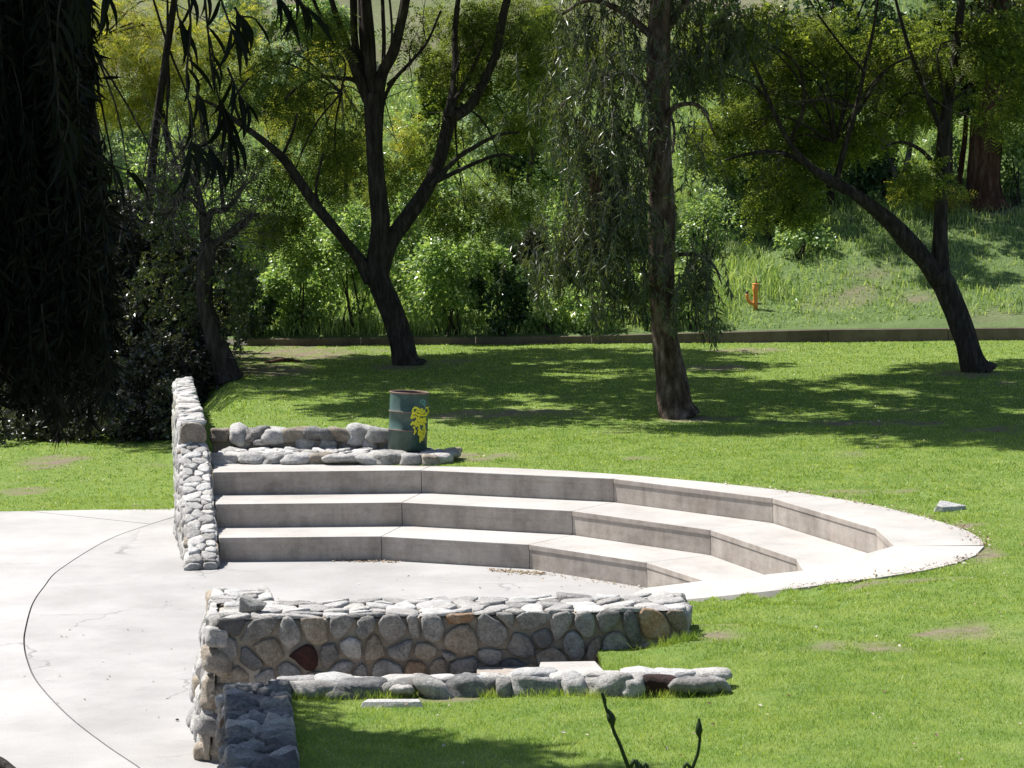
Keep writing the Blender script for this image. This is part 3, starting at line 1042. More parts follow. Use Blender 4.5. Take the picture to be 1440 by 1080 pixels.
stone_face(fw, lf, -wn_ + (0, 0, .1), [(s_top - s_lo, 0), (s_end - s_lo, 0.2), (s_end - s_lo, zu - .08), (s_top - s_lo, zu)], 0.33, 0.04, 0.016, MIX_FAR, 24)
stone_face(fw, lambda u, v: pt(s_lo, u, v), -wd, [(0, 0), (ew + .1, 0), (ew, zc0), (0, zc0)], 0.2, 0.04, 0.02, MIX_FAR, 25)
stone_face(fw, lambda u, v: pt(s_top, u, v), -wd, [(0, zc1 - .03), (ew, zc1 - .03), (ew, zu), (0, zu)], 0.27, 0.05, 0.02, [ST_GREY, ST_TAN], 26)
stone_face(fw, lambda u, v: pt(s_lo + u, .0, v), wn_, [(0, 0), (s_top - s_lo, .9), (s_top - s_lo, zc1), (0, zc0)], 0.40, 0.03, 0.02, MIX_FAR, 27)

# ---- far shelf wall (carries the drum) and the wall behind it
fs = empty('shelf_wall', (-2.8, 42.8, 1.0), 'low flat-topped stone wall behind the top tier carrying the oil drum', 'stone wall', 'rubble stone walls of the amphitheatre')
a0, a1 = G(296, 652, 1.02), G(614, 653.5, 1.02)
ZS = 1.15
La = np.linalg.norm(a1 - a0)
da = (a1 - a0) / La
na = np.array((-da[1], da[0], 0))
Wd = 1.0
hull8('mortar', [a0 + na * .05 + (0, 0, -.1), a1 + na * .05 + (0, 0, -.1), a1 + na * Wd + (0, 0, -.1), a0 + na * Wd + (0, 0, -.1)], [a0 + na * .06 + (0, 0, .09), a1 - da * .05 + na * .06 + (0, 0, .09), a1 - da * .05 + na * Wd + (0, 0, .09), a0 + na * Wd + (0, 0, .09)], M_MORTAR, fs)
r_ = np.random.default_rng(31)
s = 0.0
j = 0
while s < La - .1:
    w = min(r_.uniform(.24, .42), La - s)
    boulder(fs, a0 + da * (s + w / 2) + na * .13 + (0, 0, .055), (w / 2 * 1.03, .17, .092), (r_.uniform(-.1, .1), r_.uniform(-.05, .05), r_.uniform(-.1, .1)), [ST_PALE, ST_PALE, ST_GREY, ST_PALE, ST_TAN][j % 5], j)
    s += w
    j += 1
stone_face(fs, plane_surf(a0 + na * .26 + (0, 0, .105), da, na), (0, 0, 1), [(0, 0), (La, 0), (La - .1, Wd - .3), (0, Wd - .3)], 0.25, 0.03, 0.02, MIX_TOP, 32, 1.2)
for j in range(3):
    boulder(fs, a1 + na * (.25 + .3 * j) + (-.02, 0, .05), (.15, .16, .085), (0, 0, j), [ST_PALE, ST_GREY, ST_TAN][j], j + 4)

fb = empty('back_wall', (-3, 44, 1.0), 'stone wall of rounded cobbles behind the shelf wall, ending behind the oil drum', 'stone wall', 'rubble stone walls of the amphitheatre')
b0, b1 = G(296, 629, ZS), G(560, 630, ZS)
Lb = np.linalg.norm(b1 - b0)
db_ = (b1 - b0) / Lb
nb = np.array((-db_[1], db_[0], 0))
hb = 0.27
hull8('mortar', [b0 + nb * .07 + (0, 0, -.3), b1 + nb * .07 + (0, 0, -.3), b1 + nb * .5 + (0, 0, -.3), b0 + nb * .5 + (0, 0, -.3)], [b0 + nb * .08 + (0, 0, hb - .05), b1 + nb * .08 + (0, 0, hb - .05), b1 + nb * .48 + (0, 0, hb - .05), b0 + nb * .48 + (0, 0, hb - .05)], M_MORTAR, fb)
s = 0.0
j = 0
while s < Lb - .08:
    w = min(r_.uniform(.24, .40), Lb - s)
    up = j % 2
    boulder(fb, b0 + db_ * (s + w / 2) + nb * .13 + (0, 0, .19 - .03 * up), (w / 2 * 1.0, .16, .10 + .03 * up), (r_.uniform(-.2, .2), r_.uniform(-.15, .15), r_.uniform(-.1, .1)), [ST_TAN, ST_PALE, ST_GREY, ST_PALE, ST_TAN, ST_DARK][j % 6], j)
    if r_.random() < .75:
        boulder(fb, b0 + db_ * (s + w) + nb * .12 + (0, 0, .04), (w / 2 * .8, .13, .08), (0, r_.uniform(-.2, .2), 0), [ST_GREY, ST_PALE, ST_GREY][j % 3], j + 3)
    s += w
    j += 1
stone_face(fb, plane_surf(b0 + nb * .2 + (0, 0, hb - .06), db_, nb), (0, 0, 1), [(0, 0), (Lb, 0), (Lb, .3), (0, .3)], 0.25, 0.04, 0.02, MIX_TOP, 34, 1.2)

# ---- loose rocks
rk = bmesh.new()


def rock(name, pts, mat, label, cat='rock'):
    """angular rock from hull points"""
    bm_ = bmesh.new()
    for p in pts:
        bm_.verts.new(p)
    bmesh.ops.convex_hull(bm_, input=bm_.verts)
    c = Vector((sum(p[0] for p in pts) / len(pts), sum(p[1] for p in pts) / len(pts), min(p[2] for p in pts)))
    bmesh.ops.translate(bm_, verts=bm_.verts, vec=-c)
    me_ = bpy.data.meshes.new(name)
    bm_.to_mesh(me_); bm_.free()
    o = link(name, me_, mat, None, c)
    b = o.modifiers.new('worn', 'BEVEL')
    b.width, b.segments = 0.008, 2
    return tag(o, label, cat)


rk.free()
b_ = P(354, 862, 27.62); b_[2] = ZT + .012
rock('loose_rock', [b_ + v for v in ((-.125, -.02, .0), (-.14, .06, .02), (.03, -.04, 0), (.10, .06, 0), (-.11, -.02, .15), (-.10, .10, .16), (.02, .05, .12), (.155, .04, .075), (.13, -.02, .055), (-.02, -.06, .06))], ST_GREY, 'wedge-shaped grey rock lying loose on top of the thick stone wall')
b_ = G(1335, 719, 1.0)
rock('concrete_chunk', [b_ + v for v in ((-.22, 0, -.05), (-.20, .18, -.05), (-.17, -.04, .085), (-.10, .12, .13), (.0, .12, .115), (-.09, -.10, -.05), (-.10, -.09, .07), (.10, -.02, -.05), (.22, .10, -.03), (.24, .11, .055), (.20, .14, .06))], ST_WHITE, 'white angular chunk of concrete lying on the lawn past the right rim')

# ------------------------------------------------------------------ oil drum
M_DRUM = mat_plain('drum_green', (0.032, 0.066, 0.052), 0.45, 0.0, 0.45, 7)
M_RUST = mat_plain('drum_rust', (0.17, 0.11, 0.085), 0.8, 0.1, 0.4, 14)
M_INNER = mat_plain('drum_inside', (0.035, 0.022, 0.018), 0.9)
M_YEL = mat_plain('yellow_paint', (0.60, 0.56, 0.02), 0.55, 0, 0.2, 20)
M_TEAL = mat_plain('teal_paint', (0.10, 0.26, 0.25), 0.6, 0, 0.2, 20)
dbase = G(573, 631.5, ZS + .02)
drum = empty('oil_drum', dbase, 'dented dark green oil drum with yellow graffiti standing on the shelf wall', 'oil drum')
drum.rotation_euler = (math.radians(-1.5), math.radians(3.2), 0)
RD, HD_ = 0.295, 0.875


def lathe(prof, n=48, dent=0.0):
    V_, F_ = [], []
    for (r, z) in prof:
        for k in range(n):
            a = 2 * math.pi * k / n
            rr = r * (1 + dent * (math.sin(3 * a + 5 * z) + .6 * math.sin(5 * a - 9 * z)))
            V_.append((rr * math.cos(a), rr * math.sin(a), z))
    for i_ in range(len(prof) - 1):
        for k in range(n):
            k1 = (k + 1) % n
            F_.append((i_ * n + k, i_ * n + k1, (i_ + 1) * n + k1, (i_ + 1) * n + k))
    return np.array(V_), np.array(F_)


def under(name, VF, mat, parent, smooth=True):
    return link(name, mesh_np(name, VF[0], VF[1], smooth), mat, parent)


z1, z2 = HD_ * .345, HD_ * .665
body = [(RD * .95, 0.0), (RD, .012), (RD, z1 - .022), (RD + .004, z1 - .018), (RD + .011, z1), (RD + .004, z1 + .018), (RD, z1 + .022), (RD, z2 - .022), (RD + .004, z2 - .018), (RD + .011, z2), (RD + .004, z2 + .018), (RD, z2 + .022), (RD, HD_ - .02)]
under('body', lathe(body, 56, .004), M_DRUM, drum)
under('inside', lathe([(0.001, .03), (RD - .012, .03), (RD - .006, HD_ - .015)], 56, .004), M_INNER, drum)
under('rim', lathe([(RD - .009, HD_ - .022), (RD + .003, HD_ - .022), (RD + .008, HD_ - .012), (RD + .007, HD_ - .001), (RD, HD_ + .004), (RD - .009, HD_ - .002), (RD - .009, HD_ - .022)], 56, .004), M_RUST, drum)
for zz_ in (z1, z2):
    under('hoop', lathe([(RD + .0095, zz_ - .008), (RD + .0135, zz_ - .005), (RD + .0135, zz_ + .005), (RD + .0095, zz_ + .008)], 56, .004), M_RUST, drum)


def cyl_strokes(strokes, w, r_off, cx_px, px_w, y_top, seed):
    """sprayed strokes laid on the drum, px coordinates of the 6x photo crop"""
    r = np.random.default_rng(seed)
    V_, F_ = [], []
    for st in strokes:
        p = spline(np.array(st, float), 5)
        t_ = nrm(np.gradient(p, axis=0))
        nn = np.stack([-t_[:, 1], t_[:, 0]], 1)
        ww = w * (1 + .25 * np.sin(np.arange(len(p)) * 1.3 + r.uniform(0, 6)))
        ww[0] *= .5
        ww[-1] *= .4
        b0_ = len(V_)
        for a, b in zip(p + nn * ww[:, None], p - nn * ww[:, None]):
            for c_ in (a, b):
                x_ = (c_[0] - cx_px) / px_w
                x_ = max(-.995, min(.995, x_))
                an_ = math.asin(x_)
                zz_ = HD_ * (1 - (c_[1] - y_top) / 490.0)
                rr = RD + r_off + (0.0125 if min(abs(zz_ - z1), abs(zz_ - z2)) < .024 else 0)
                V_.append((rr * math.sin(an_), -rr * math.cos(an_), zz_))
        n_ = len(p)
        F_ += [(b0_ + 2 * i_, b0_ + 2 * i_ + 1, b0_ + 2 * i_ + 3, b0_ + 2 * i_ + 2) for i_ in range(n_ - 1)]
    return np.array(V_), np.array(F_)


YS = [[(612, 250), (640, 235), (655, 250), (640, 275), (615, 290)], [(615, 250), (612, 300), (600, 330)], [(668, 240), (665, 270), (690, 285), (715, 270)], [(690, 240), (695, 280)], [(720, 240), (740, 245), (742, 280), (722, 290), (735, 310)],
      [(605, 330), (640, 310), (655, 335), (640, 360), (605, 375)], [(600, 385), (620, 370), (650, 385)], [(668, 310), (672, 350), (690, 330), (700, 360), (715, 320)], [(725, 320), (720, 365), (735, 355)],
      [(625, 395), (640, 430), (632, 465)], [(645, 400), (660, 380), (675, 400), (670, 440), (680, 480)], [(690, 385), (712, 375), (718, 410), (700, 420)], [(720, 400), (722, 450), (712, 500)], [(690, 430), (690, 480), (685, 535)], [(705, 430), (700, 475), (706, 520)],
      [(640, 345), (690, 350), (725, 345)], [(615, 275), (670, 300), (725, 305)], [(640, 365), (700, 375)], [(650, 260), (680, 262), (720, 262)], [(610, 355), (640, 372)], [(660, 415), (700, 440)]]
under('graffiti', cyl_strokes(YS, 8.2, .0035, 575, 172, 115, 1), M_YEL, drum, False)
TS = [[(678, 200), (680, 178), (700, 172), (714, 185), (706, 205), (692, 200), (698, 188)], [(700, 205), (715, 222), (722, 205)]]
under('graffiti', cyl_strokes(TS, 4.0, .0035, 575, 172, 115, 2), M_TEAL, drum, False)
drum.children[-1]['label'] = 'small pale teal scribble above the yellow graffiti'


# ------------------------------------------------------------------ retaining kerb at the foot of the hill
M_KERB = mat_concrete('kerb_concrete', (0.16, 0.125, 0.098), (0.095, 0.074, 0.058), streak=0.4, warm=(0.14, 0.09, 0.055))
kerb = empty('retaining_kerb', (2, float(yret(2)), 1.0), 'long low concrete retaining kerb at the foot of the grassy hill', 'retaining wall')
xs = np.arange(-6.0, 20.1, 2.6)
for a, b in zip(xs[:-1], xs[1:]):
    a_, b_ = a + .006, b - .006
    ta, tb_ = float(1.21 + .12 * sstep(0, 8, a)), float(1.21 + .12 * sstep(0, 8, b))
    ya, yb = float(yret(a_)), float(yret(b_))
    lo_, hi_ = 0.8, None
    o = hull8('kerb_section', [(a_, ya - .02, lo_), (b_, yb - .02, lo_), (b_, yb + .18, lo_), (a_, ya + .18, lo_)], [(a_, ya, ta), (b_, yb, tb_), (b_, yb + .18, tb_), (a_, ya + .18, ta)], M_KERB, kerb)
    o.modifiers[0].width = .012

# orange standpipe on the slope
M_ORANGE = mat_plain('orange_paint', (0.72, 0.27, 0.06), 0.5, 0, 0.2, 9)
M_BLACKP = mat_plain('black_cap', (0.02, 0.02, 0.02), 0.5)
sb_ = at_hill(1063, 436)
SCL = sb_[1] / F
pipe = empty('standpipe', sb_ - (0, 0, .1), 'orange standpipe with a hooked side arm standing in the hillside grass', 'standpipe')


def tube(pts, rad, n=10, closed=True, wob=0.0, seed=0, n_sub=0):
    p = np.asarray(pts, float)
    rad = np.asarray(rad, float) * np.ones(len(p))
    if n_sub:
        pr = spline(np.column_stack([p, rad]), n_sub)
        p, rad = pr[:, :3], np.maximum(pr[:, 3], 1e-4)
    T = nrm(np.gradient(p, axis=0))
    up = np.array((0, 0, 1.0)) if abs(T[0][2]) < .9 else np.array((0, 1.0, 0))
    r = np.random.default_rng(seed)
    V_ = []
    A_ = nrm(np.cross(T[0], up))
    an_ = np.linspace(0, 2 * math.pi, n, endpoint=False)
    ph = r.uniform(0, 6.28, 3)
    for i_ in range(len(p)):
        A_ = nrm(A_ - T[i_] * (A_ @ T[i_]))
        B_ = np.cross(T[i_], A_)
        s_ = i_ * .35
        k = 1 + wob * (np.sin(2 * an_ + ph[0] + s_) + .7 * np.sin(3 * an_ + ph[1] - .6 * s_) + .4 * np.sin(5 * an_ + ph[2] + 2 * s_))
        V_.append(p[i_] + (np.cos(an_)[:, None] * A_ + np.sin(an_)[:, None] * B_) * (rad[i_] * k)[:, None])
    V_ = np.vstack(V_)
    m_ = len(p)
    k = np.arange(n)
    k1 = (k + 1) % n
    Fq = np.vstack([np.stack([k + a * n, k1 + a * n, k1 + (a + 1) * n, k + (a + 1) * n], 1) for a in range(m_ - 1)])
    if closed:
        V_ = np.vstack([V_, p[:1], p[-1:]])
        F1 = np.stack([k1, k, np.full(n, m_ * n), np.full(n, m_ * n)], 1)[:, :3]
        F2 = np.stack([k + (m_ - 1) * n, k1 + (m_ - 1) * n, np.full(n, m_ * n + 1)], 1)
        return V_, [Fq, np.vstack([F1, F2])]
    return V_, [Fq]


def tube_obj(name, pts, rad, mat, parent, **kw):
    V_, F_ = tube(pts, rad, **kw)
    return obj_np(name, V_, F_, mat, parent, True)


q0 = lambda a, b: sb_ + np.array(((a - 1063) * SCL, 0, (436 - b) * SCL))
tube_obj('riser_pipe', [q0(1062.5, 442), q0(1062.5, 424), q0(1062.5, 412), q0(1062.8, 409), q0(1062.8, 401), q0(1063.5, 400)], np.array([3.2, 3.2, 3.2, 4.3, 4.3, 3.6]) * SCL, M_ORANGE, pipe, n=14)
tube_obj('flange', [q0(1063.5, 399.8), q0(1063.5, 398.6)], np.array([5.0, 5.0]) * SCL, M_ORANGE, pipe, n=14)
tube_obj('stem', [q0(1063.5, 399), q0(1063.6, 395), q0(1063.6, 389)], np.array([1.6, 1.0, .7]) * SCL, M_RUST, pipe, n=8)
tube_obj('side_arm', [q0(1062, 427), q0(1056, 426), q0(1052.2, 422), q0(1051, 418), q0(1050.8, 413)], np.array([2.6, 2.6, 2.4, 2.3, 2.3]) * SCL, M_ORANGE, pipe, n=12, n_sub=4)
tube_obj('outlet_cap', [q0(1050.8, 413), q0(1051.3, 409)], np.array([1.9, 1.7]) * SCL, M_BLACKP, pipe, n=10)
tube_obj('handle', [q0(1063, 427), q0(1071, 427.5)], np.array([1.3, 1.2]) * SCL, M_RUST, pipe, n=8)


# ------------------------------------------------------------------ foliage builders
def template_leaf(l=1.0, w=.25, fold=.25, curve=.15, seg=2):
    """pointed leaf along +x"""
    if seg == 1:
        V_ = np.array([(0, 0, 0), (.45 * l, w / 2, fold * w), (l, 0, -curve * l), (.45 * l, -w / 2, fold * w)])
        return V_, np.array([(0, 1, 2, 3)])
    V_ = np.array([(0, 0, 0), (.35 * l, w / 2, fold * w - .1 * curve * l), (.35 * l, -w / 2, fold * w - .1 * curve * l), (.72 * l, w * .36, fold * w * .7 - .45 * curve * l), (.72 * l, -w * .36, fold * w * .7 - .45 * curve * l), (l, 0, -curve * l)])
    return V_, np.array([(0, 2, 4, 3), (0, 3, 1, 1), (3, 4, 5, 5)])


def quads_only(V_, F_):
    return V_, F_


T_BROAD = (np.array([(0, 0, 0), (.5, .34, .10), (1, 0, -.06), (.5, -.34, .10)]), np.array([(0, 1, 2, 3)]))
T_NARROW = (np.array([(0, 0, 0), (.42, .085, .02), (1, .03, -.03), (.42, -.085, .02)]), np.array([(0, 1, 2, 3)]))


def t_frond(pairs=8):
    V_, F_ = [], []
    for i_ in range(pairs):
        x_ = .12 + .88 * i_ / pairs
        ll = .30 * math.sin(math.pi * (0.18 + .76 * i_ / pairs))
        dz = -.22 * x_ * x_
        for s_ in (-1, 1):
            b = len(V_)
            V_ += [(x_, 0, dz), (x_ + .35 * ll + .035, s_ * ll * .55, dz - .02), (x_ + .55 * ll, s_ * ll, dz - .06), (x_ + .35 * ll - .035, s_ * ll * .55, dz - .02)]
            F_.append((b, b + 1, b + 2, b + 3))
    return np.array(V_), np.array(F_)


T_FROND = t_frond(6)
T_CLUMP = None
_v, _f = [], []
_r = np.random.default_rng(77)
for k in range(7):                                        # a twig end with seven leaves
    a = _r.uniform(0, 6.28)
    d = nrm(np.array((.55, math.cos(a) * .8, math.sin(a) * .8)))
    u = nrm(np.cross(d, _r.standard_normal(3)))
    w = np.cross(d, u)
    o_ = np.array((k / 7 * .9, 0, 0))
    l_ = _r.uniform(.45, .7)
    b = len(_v)
    _v += [o_, o_ + d * l_ * .5 + u * l_ * .30 + w * .04, o_ + d * l_, o_ + d * l_ * .5 - u * l_ * .30 + w * .04]
    _f.append((b, b + 1, b + 2, b + 3))
T_CLUMP = (np.array(_v), np.array(_f))


def scatter(T, pos, X, Zh, scale):
    """copies of a template at pos with x axis X and rough up Zh"""
    Vt, Ft = T
    X = nrm(X)
    Y = nrm(np.cross(Zh, X))
    Z = np.cross(X, Y)
    n = len(pos)
    scale = np.asarray(scale)[:, None, None] if np.ndim(scale) else scale
    W_ = (Vt[None, :, 0, None] * X[:, None] + Vt[None, :, 1, None] * Y[:, None] + Vt[None, :, 2, None] * Z[:, None]) * scale + pos[:, None]
    Fo = (Ft[None] + (np.arange(n) * len(Vt))[:, None, None]).reshape(-1, Ft.shape[1])
    return W_.reshape(-1, 3), Fo


def join(parts):
    V_, F_, b = [], [], 0
    for v, f in parts:
        fs = f if isinstance(f, list) else [f]
        V_.append(v)
        for g in fs:
            F_.append(np.asarray(g) + b)
        b += len(v)
    ks = sorted(set(f.shape[1] for f in F_))
    return np.vstack(V_), [np.vstack([f for f in F_ if f.shape[1] == k]) for k in ks]


def in_ball(n, shell=0.55):
    d = nrm(rng.standard_normal((n, 3)))
    r = shell + (1 - shell) * rng.random(n) ** .5
    r = np.where(rng.random(n) < .25, rng.random(n) ** .4, r)
    return d * r[:, None], d


def crown_leaves(clumps, T, size, droop=.3, up=.5, lumps=14, lump_r=.34):
    """clumps: (centre, radii, count): leaves gathered in sub-lumps so that gaps and dark hollows stay between them"""
    out = []
    for c, rad, n in clumps:
        c, rad = np.array(c, float), np.array(rad, float) * np.ones(3)
        lc, _ = in_ball(lumps, .45)
        k = rng.integers(0, lumps, n)
        off, d = in_ball(n, .3)
        lr = lump_r * rng.uniform(.6, 1.35, lumps)
        p = c + (lc[k] * .85 + off * lr[k][:, None]) * rad
        dirn = nrm((p - c) / rad + rng.standard_normal((n, 3)) * .8 + d * .4)
        X = nrm(dirn + np.array((0, 0, -droop * 1.6)))
        Zh = nrm(rng.standard_normal((n, 3)) * .7 + np.array((0, 0, up)) + .3 * dirn)
        out.append(scatter(T, p, X, Zh, size * rng.uniform(.65, 1.35, n)))
    return join(out)


def strands(anchors, length, leaf, per_m, out_dir=None, T=T_NARROW, sway=.25):
    """hanging sprays: thin cords with narrow leaves along them"""
    lv, cords = [], []
    pos, X, Zh, sc = [], [], [], []
    for a in anchors:
        L_ = length * rng.uniform(.45, 1.15)
        n = max(3, int(L_ / .18))
        t = np.linspace(0, 1, n)
        sw = rng.normal(0, sway, 2)
        path = np.array(a) + np.stack([sw[0] * L_ * np.sqrt(t), sw[1] * L_ * np.sqrt(t), -L_ * t], 1) + rng.normal(0, .03, (n, 3)) * t[:, None]
        cords.append(tube(path, np.linspace(.007, .003, n), n=3, closed=False))
        m_ = max(2, int(L_ * per_m))
        tt = rng.random(m_) ** .8
        pp = np.stack([np.interp(tt, t, path[:, k]) for k in range(3)], 1)
        pos.append(pp)
        X.append(nrm(np.array((0, 0, -1.0)) + rng.normal(0, .55, (m_, 3))))
        Zh.append(nrm(rng.standard_normal((m_, 3)) * np.array((1, 1, .3))))
        sc.append(leaf * rng.uniform(.6, 1.25, m_))
    return scatter(T, np.vstack(pos), np.vstack(X), np.vstack(Zh), np.concatenate(sc)), join(cords)


def pxlimb(pts, Y, dY=0.0):
    """limb given as photo points (x, y, width) at distance Y"""
    p, r = [], []
    n = len(pts)
    for i_, (a, b, w) in enumerate(pts):
        y = Y + dY * i_ / max(1, n - 1)
        p.append(P(a, b, y))
        r.append(w / 2 * y / F)
    return np.array(p), np.array(r)


def limb(name, pts, Y, mat, parent, dY=0.0, wob=.05, n=10, seed=None):
    p, r = pxlimb(pts, Y, dY)
    s_ = int(abs(pts[0][0] * 7 + pts[-1][1] * 3)) if seed is None else seed
    return tube_obj(name, p, r, mat, parent, n=n, n_sub=5, wob=wob, seed=s_)


def twig_mesh(starts, n_each, length, r0, droop=0.0, spread=.9, base_dir=None, kink=.25):
    """thin bent twigs with side twigs"""
    out = []
    for s_ in starts:
        for _ in range(n_each):
            d = nrm(rng.normal(0, spread, 3) + (np.array((0, 0, .5)) if base_dir is None else np.array(base_dir)))
            L_ = length * rng.uniform(.5, 1.2)
            n = 6
            p = [np.array(s_, float)]
            for _k in range(n):
                d = nrm(d + rng.normal(0, kink, 3) + np.array((0, 0, -droop)))
                p.append(p[-1] + d * L_ / n)
            p = np.array(p)
            out.append(tube(p, np.linspace(r0, r0 * .3, n + 1), n=4, closed=False))
            for k in (2, 3, 4, 5):
                d2 = nrm(d + rng.normal(0, .8, 3))
                l2 = L_ * rng.uniform(.2, .45)
                q_ = np.array([p[k] + d2 * l2 * t + np.array((0, 0, -droop * l2 * t * t)) + rng.normal(0, .02, 3) for t in (0, .33, .66, 1)])
                out.append(tube(q_, np.linspace(r0 * .5, r0 * .2, 4), n=3, closed=False))
    return join(out)


def clump_px(a, b, rx, rz, Y, n, ry=None):
    """a clump given by its photo centre and half sizes in pixels at distance Y"""
    k = Y / F
    return (P(a, b, Y), (rx * k, (ry if ry is not None else (rx + rz) / 2 * k * 1.0), rz * k), n)



# ------------------------------------------------------------------ trees
def foliage(parent, name, VF, mat):
    return obj_np(name, VF[0], VF[1], mat, parent, False)


def branches_to(clumps, origin, parent, mat, r0=.03):
    """thin boughs from a fork to the clumps they carry"""
    out = []
    for c, rad, n in clumps:
        c = np.array(c, float)
        o_ = np.array(origin, float)
        m_ = (o_ + c) / 2 + rng.normal(0, .25, 3) + np.array((0, 0, .4))
        out.append(tube([o_, m_, c], [r0, r0 * .6, r0 * .25], n=5, closed=False, n_sub=4))
        for _ in range(4):
            e_ = c + rng.normal(0, .5, 3) * np.array(rad)
            out.append(tube([m_ + (c - m_) * rng.random(), (m_ + e_) / 2 + rng.normal(0, .15, 3), e_], [r0 * .35, r0 * .25, r0 * .12], n=4, closed=False))
    V_, F_ = join(out)
    return obj_np('boughs', V_, F_, mat, parent, True)


# ---- forked tree in the middle of the far lawn
YT = 58.97
t1 = empty('forked_tree', G(572, 512, 1.03), 'dark forked tree with feathery leaves on the far lawn behind the oil drum', 'tree', 'trees on the far lawn')
limb('trunk', [(578, 522, 54), (570, 508, 41), (562, 474, 33), (549, 432, 32), (536, 402, 34), (527, 378, 38)], YT, BARK_DARK, t1, n=14, wob=.07)
limb('limb', [(525, 390, 34), (531, 350, 28), (535, 310, 26), (531, 262, 24), (527, 215, 24), (526, 170, 27), (525, 130, 30)], YT, BARK_DARK, t1, n=12)
limb('limb', [(524, 392, 28), (505, 365, 17), (480, 332, 15), (447, 292, 15), (418, 250, 13), (396, 221, 13), (370, 198, 10), (340, 176, 8), (305, 150, 5), (270, 135, 3)], YT, BARK_DARK, t1, -1.0)
limb('limb', [(530, 388, 32), (548, 342, 24), (570, 310, 22), (598, 270, 21), (618, 225, 19), (628, 185, 18), (633, 155, 17)], YT, BARK_DARK, t1, .8)
for pts, dy in [([(521, 140, 24), (507, 105, 15), (499, 60, 11), (497, 0, 11), (494, -120, 7), (480, -240, 3)], .4), ([(524, 145, 20), (521, 100, 17), (518, 50, 18), (514, 0, 16), (505, -130, 9), (512, -260, 3)], 0),
                ([(530, 145, 20), (537, 105, 16), (552, 75, 15), (562, 40, 14), (570, 0, 14), (590, -130, 8), (620, -250, 3)], -.4), ([(518, 138, 20), (498, 95, 12), (484, 50, 10), (466, 0, 8), (440, -110, 4)], -.8),
                ([(509, 108, 9), (490, 80, 7), (470, 50, 6), (445, 10, 5), (420, -60, 3)], 1.0), ([(538, 105, 6), (540, 60, 6), (538, 0, 5), (536, -100, 3)], .8), ([(549, 90, 4), (551, 40, 3.5), (546, -20, 3)], .2), ([(516, 115, 7), (508, 50, 7), (505, -20, 6), (500, -120, 4)], .9),
                ([(513, 125, 8), (496, 112, 7), (475, 110, 6), (450, 108, 5), (425, 118, 4), (400, 140, 3)], -.5), ([(545, 120, 6), (575, 90, 5), (600, 60, 4), (620, 15, 3)], -.3), ([(531, 255, 5), (540, 140, 6), (580, 84, 4), (590, 75, 3)], .2),
                ([(632, 165, 16), (637, 130, 13), (640, 90, 10), (640, 40, 8), (650, -50, 5)], .6), ([(636, 165, 17), (660, 150, 15), (680, 115, 14), (697, 75, 12), (708, 20, 12), (730, -60, 8), (760, -160, 4)], 1.0), ([(640, 140, 7), (655, 115, 6), (672, 80, 4), (685, 50, 3)], .8),
                ([(606, 262, 9), (640, 225, 7), (665, 208, 6), (700, 190, 5), (730, 186, 3)], .6), ([(608, 258, 7), (655, 235, 6), (700, 218, 5), (725, 222, 3)], .8), ([(447, 292, 5), (445, 260, 4), (455, 215, 3)], -.5), ([(396, 221, 5), (410, 190, 4), (418, 160, 3)], -1), ([(340, 176, 5), (330, 140, 4), (350, 110, 3)], -1)]:
    limb('limb', pts, YT, BARK_DARK, t1, dy, n=8)
CL = [clump_px(a, b, rx, rz, YT + dy, n) for a, b, rx, rz, dy, n in [
    (690, 70, 70, 80, 1.5, 650), (730, 160, 60, 55, 2.0, 320), (640, 90, 50, 60, 1.0, 300), (655, 300, 60, 45, 1.5, 230), (720, 280, 55, 60, 2.0, 260), (610, 190, 40, 45, 2.0, 170), (570, 260, 42, 60, 2.5, 200), (460, 180, 70, 60, 2.5, 330),
    (400, 120, 70, 60, 2.0, 330), (330, 110, 60, 60, 1.0, 240), (430, 60, 60, 60, -1.0, 230), (470, 250, 40, 50, 2.5, 160), (390, 310, 50, 50, 1.0, 330), (500, 220, 40, 40, 1.5, 120), (760, 60, 50, 60, 1.0, 260), (590, 40, 40, 40, 1.0, 90), (370, 230, 45, 40, 0.5, 130)]]
def high_clumps(x0, x1, y0, y1, nx_, ny_, z0, z1, n, rad=1.75):
    out = []
    for i_ in range(nx_):
        for k_ in range(ny_):
            if rng.random() < .13:
                continue
            out.append((np.array((x0 + (x1 - x0) * (i_ + rng.uniform(.15, .85)) / nx_, y0 + (y1 - y0) * (k_ + rng.uniform(.15, .85)) / ny_, rng.uniform(z0, z1))), (rad * rng.uniform(.75, 1.2), rad * rng.uniform(.75, 1.2), .95), n))
    return out


UP = high_clumps(-8.6, -.6, 51.0, 65.0, 5, 5, 10.0, 11.6, 250, 1.6)
foliage(t1, 'crown', join([crown_leaves(CL, T_FROND, .36, .55, .8, 12, .36), crown_leaves([(c, r, int(n * .4)) for c, r, n in CL], T_CLUMP, .12, .5, .6, 18, .26), crown_leaves(UP, T_CLUMP, .42, .55, .8, 12, .42)]), LF_ACACIA)
branches_to(CL[:6], P(640, 140, YT + .8), t1, BARK_DARK, .035)
branches_to(CL[7:13], P(480, 130, YT), t1, BARK_DARK, .03)
tw = twig_mesh([P(a, b, YT) for a, b in ((447, 292), (396, 221), (430, 118), (600, 60), (575, 90), (650, 220), (540, 140), (510, 120), (470, 100), (640, 100))], 3, 1.3, .012)
obj_np('twigs', tw[0], tw[1], BARK_DARK, t1, True)

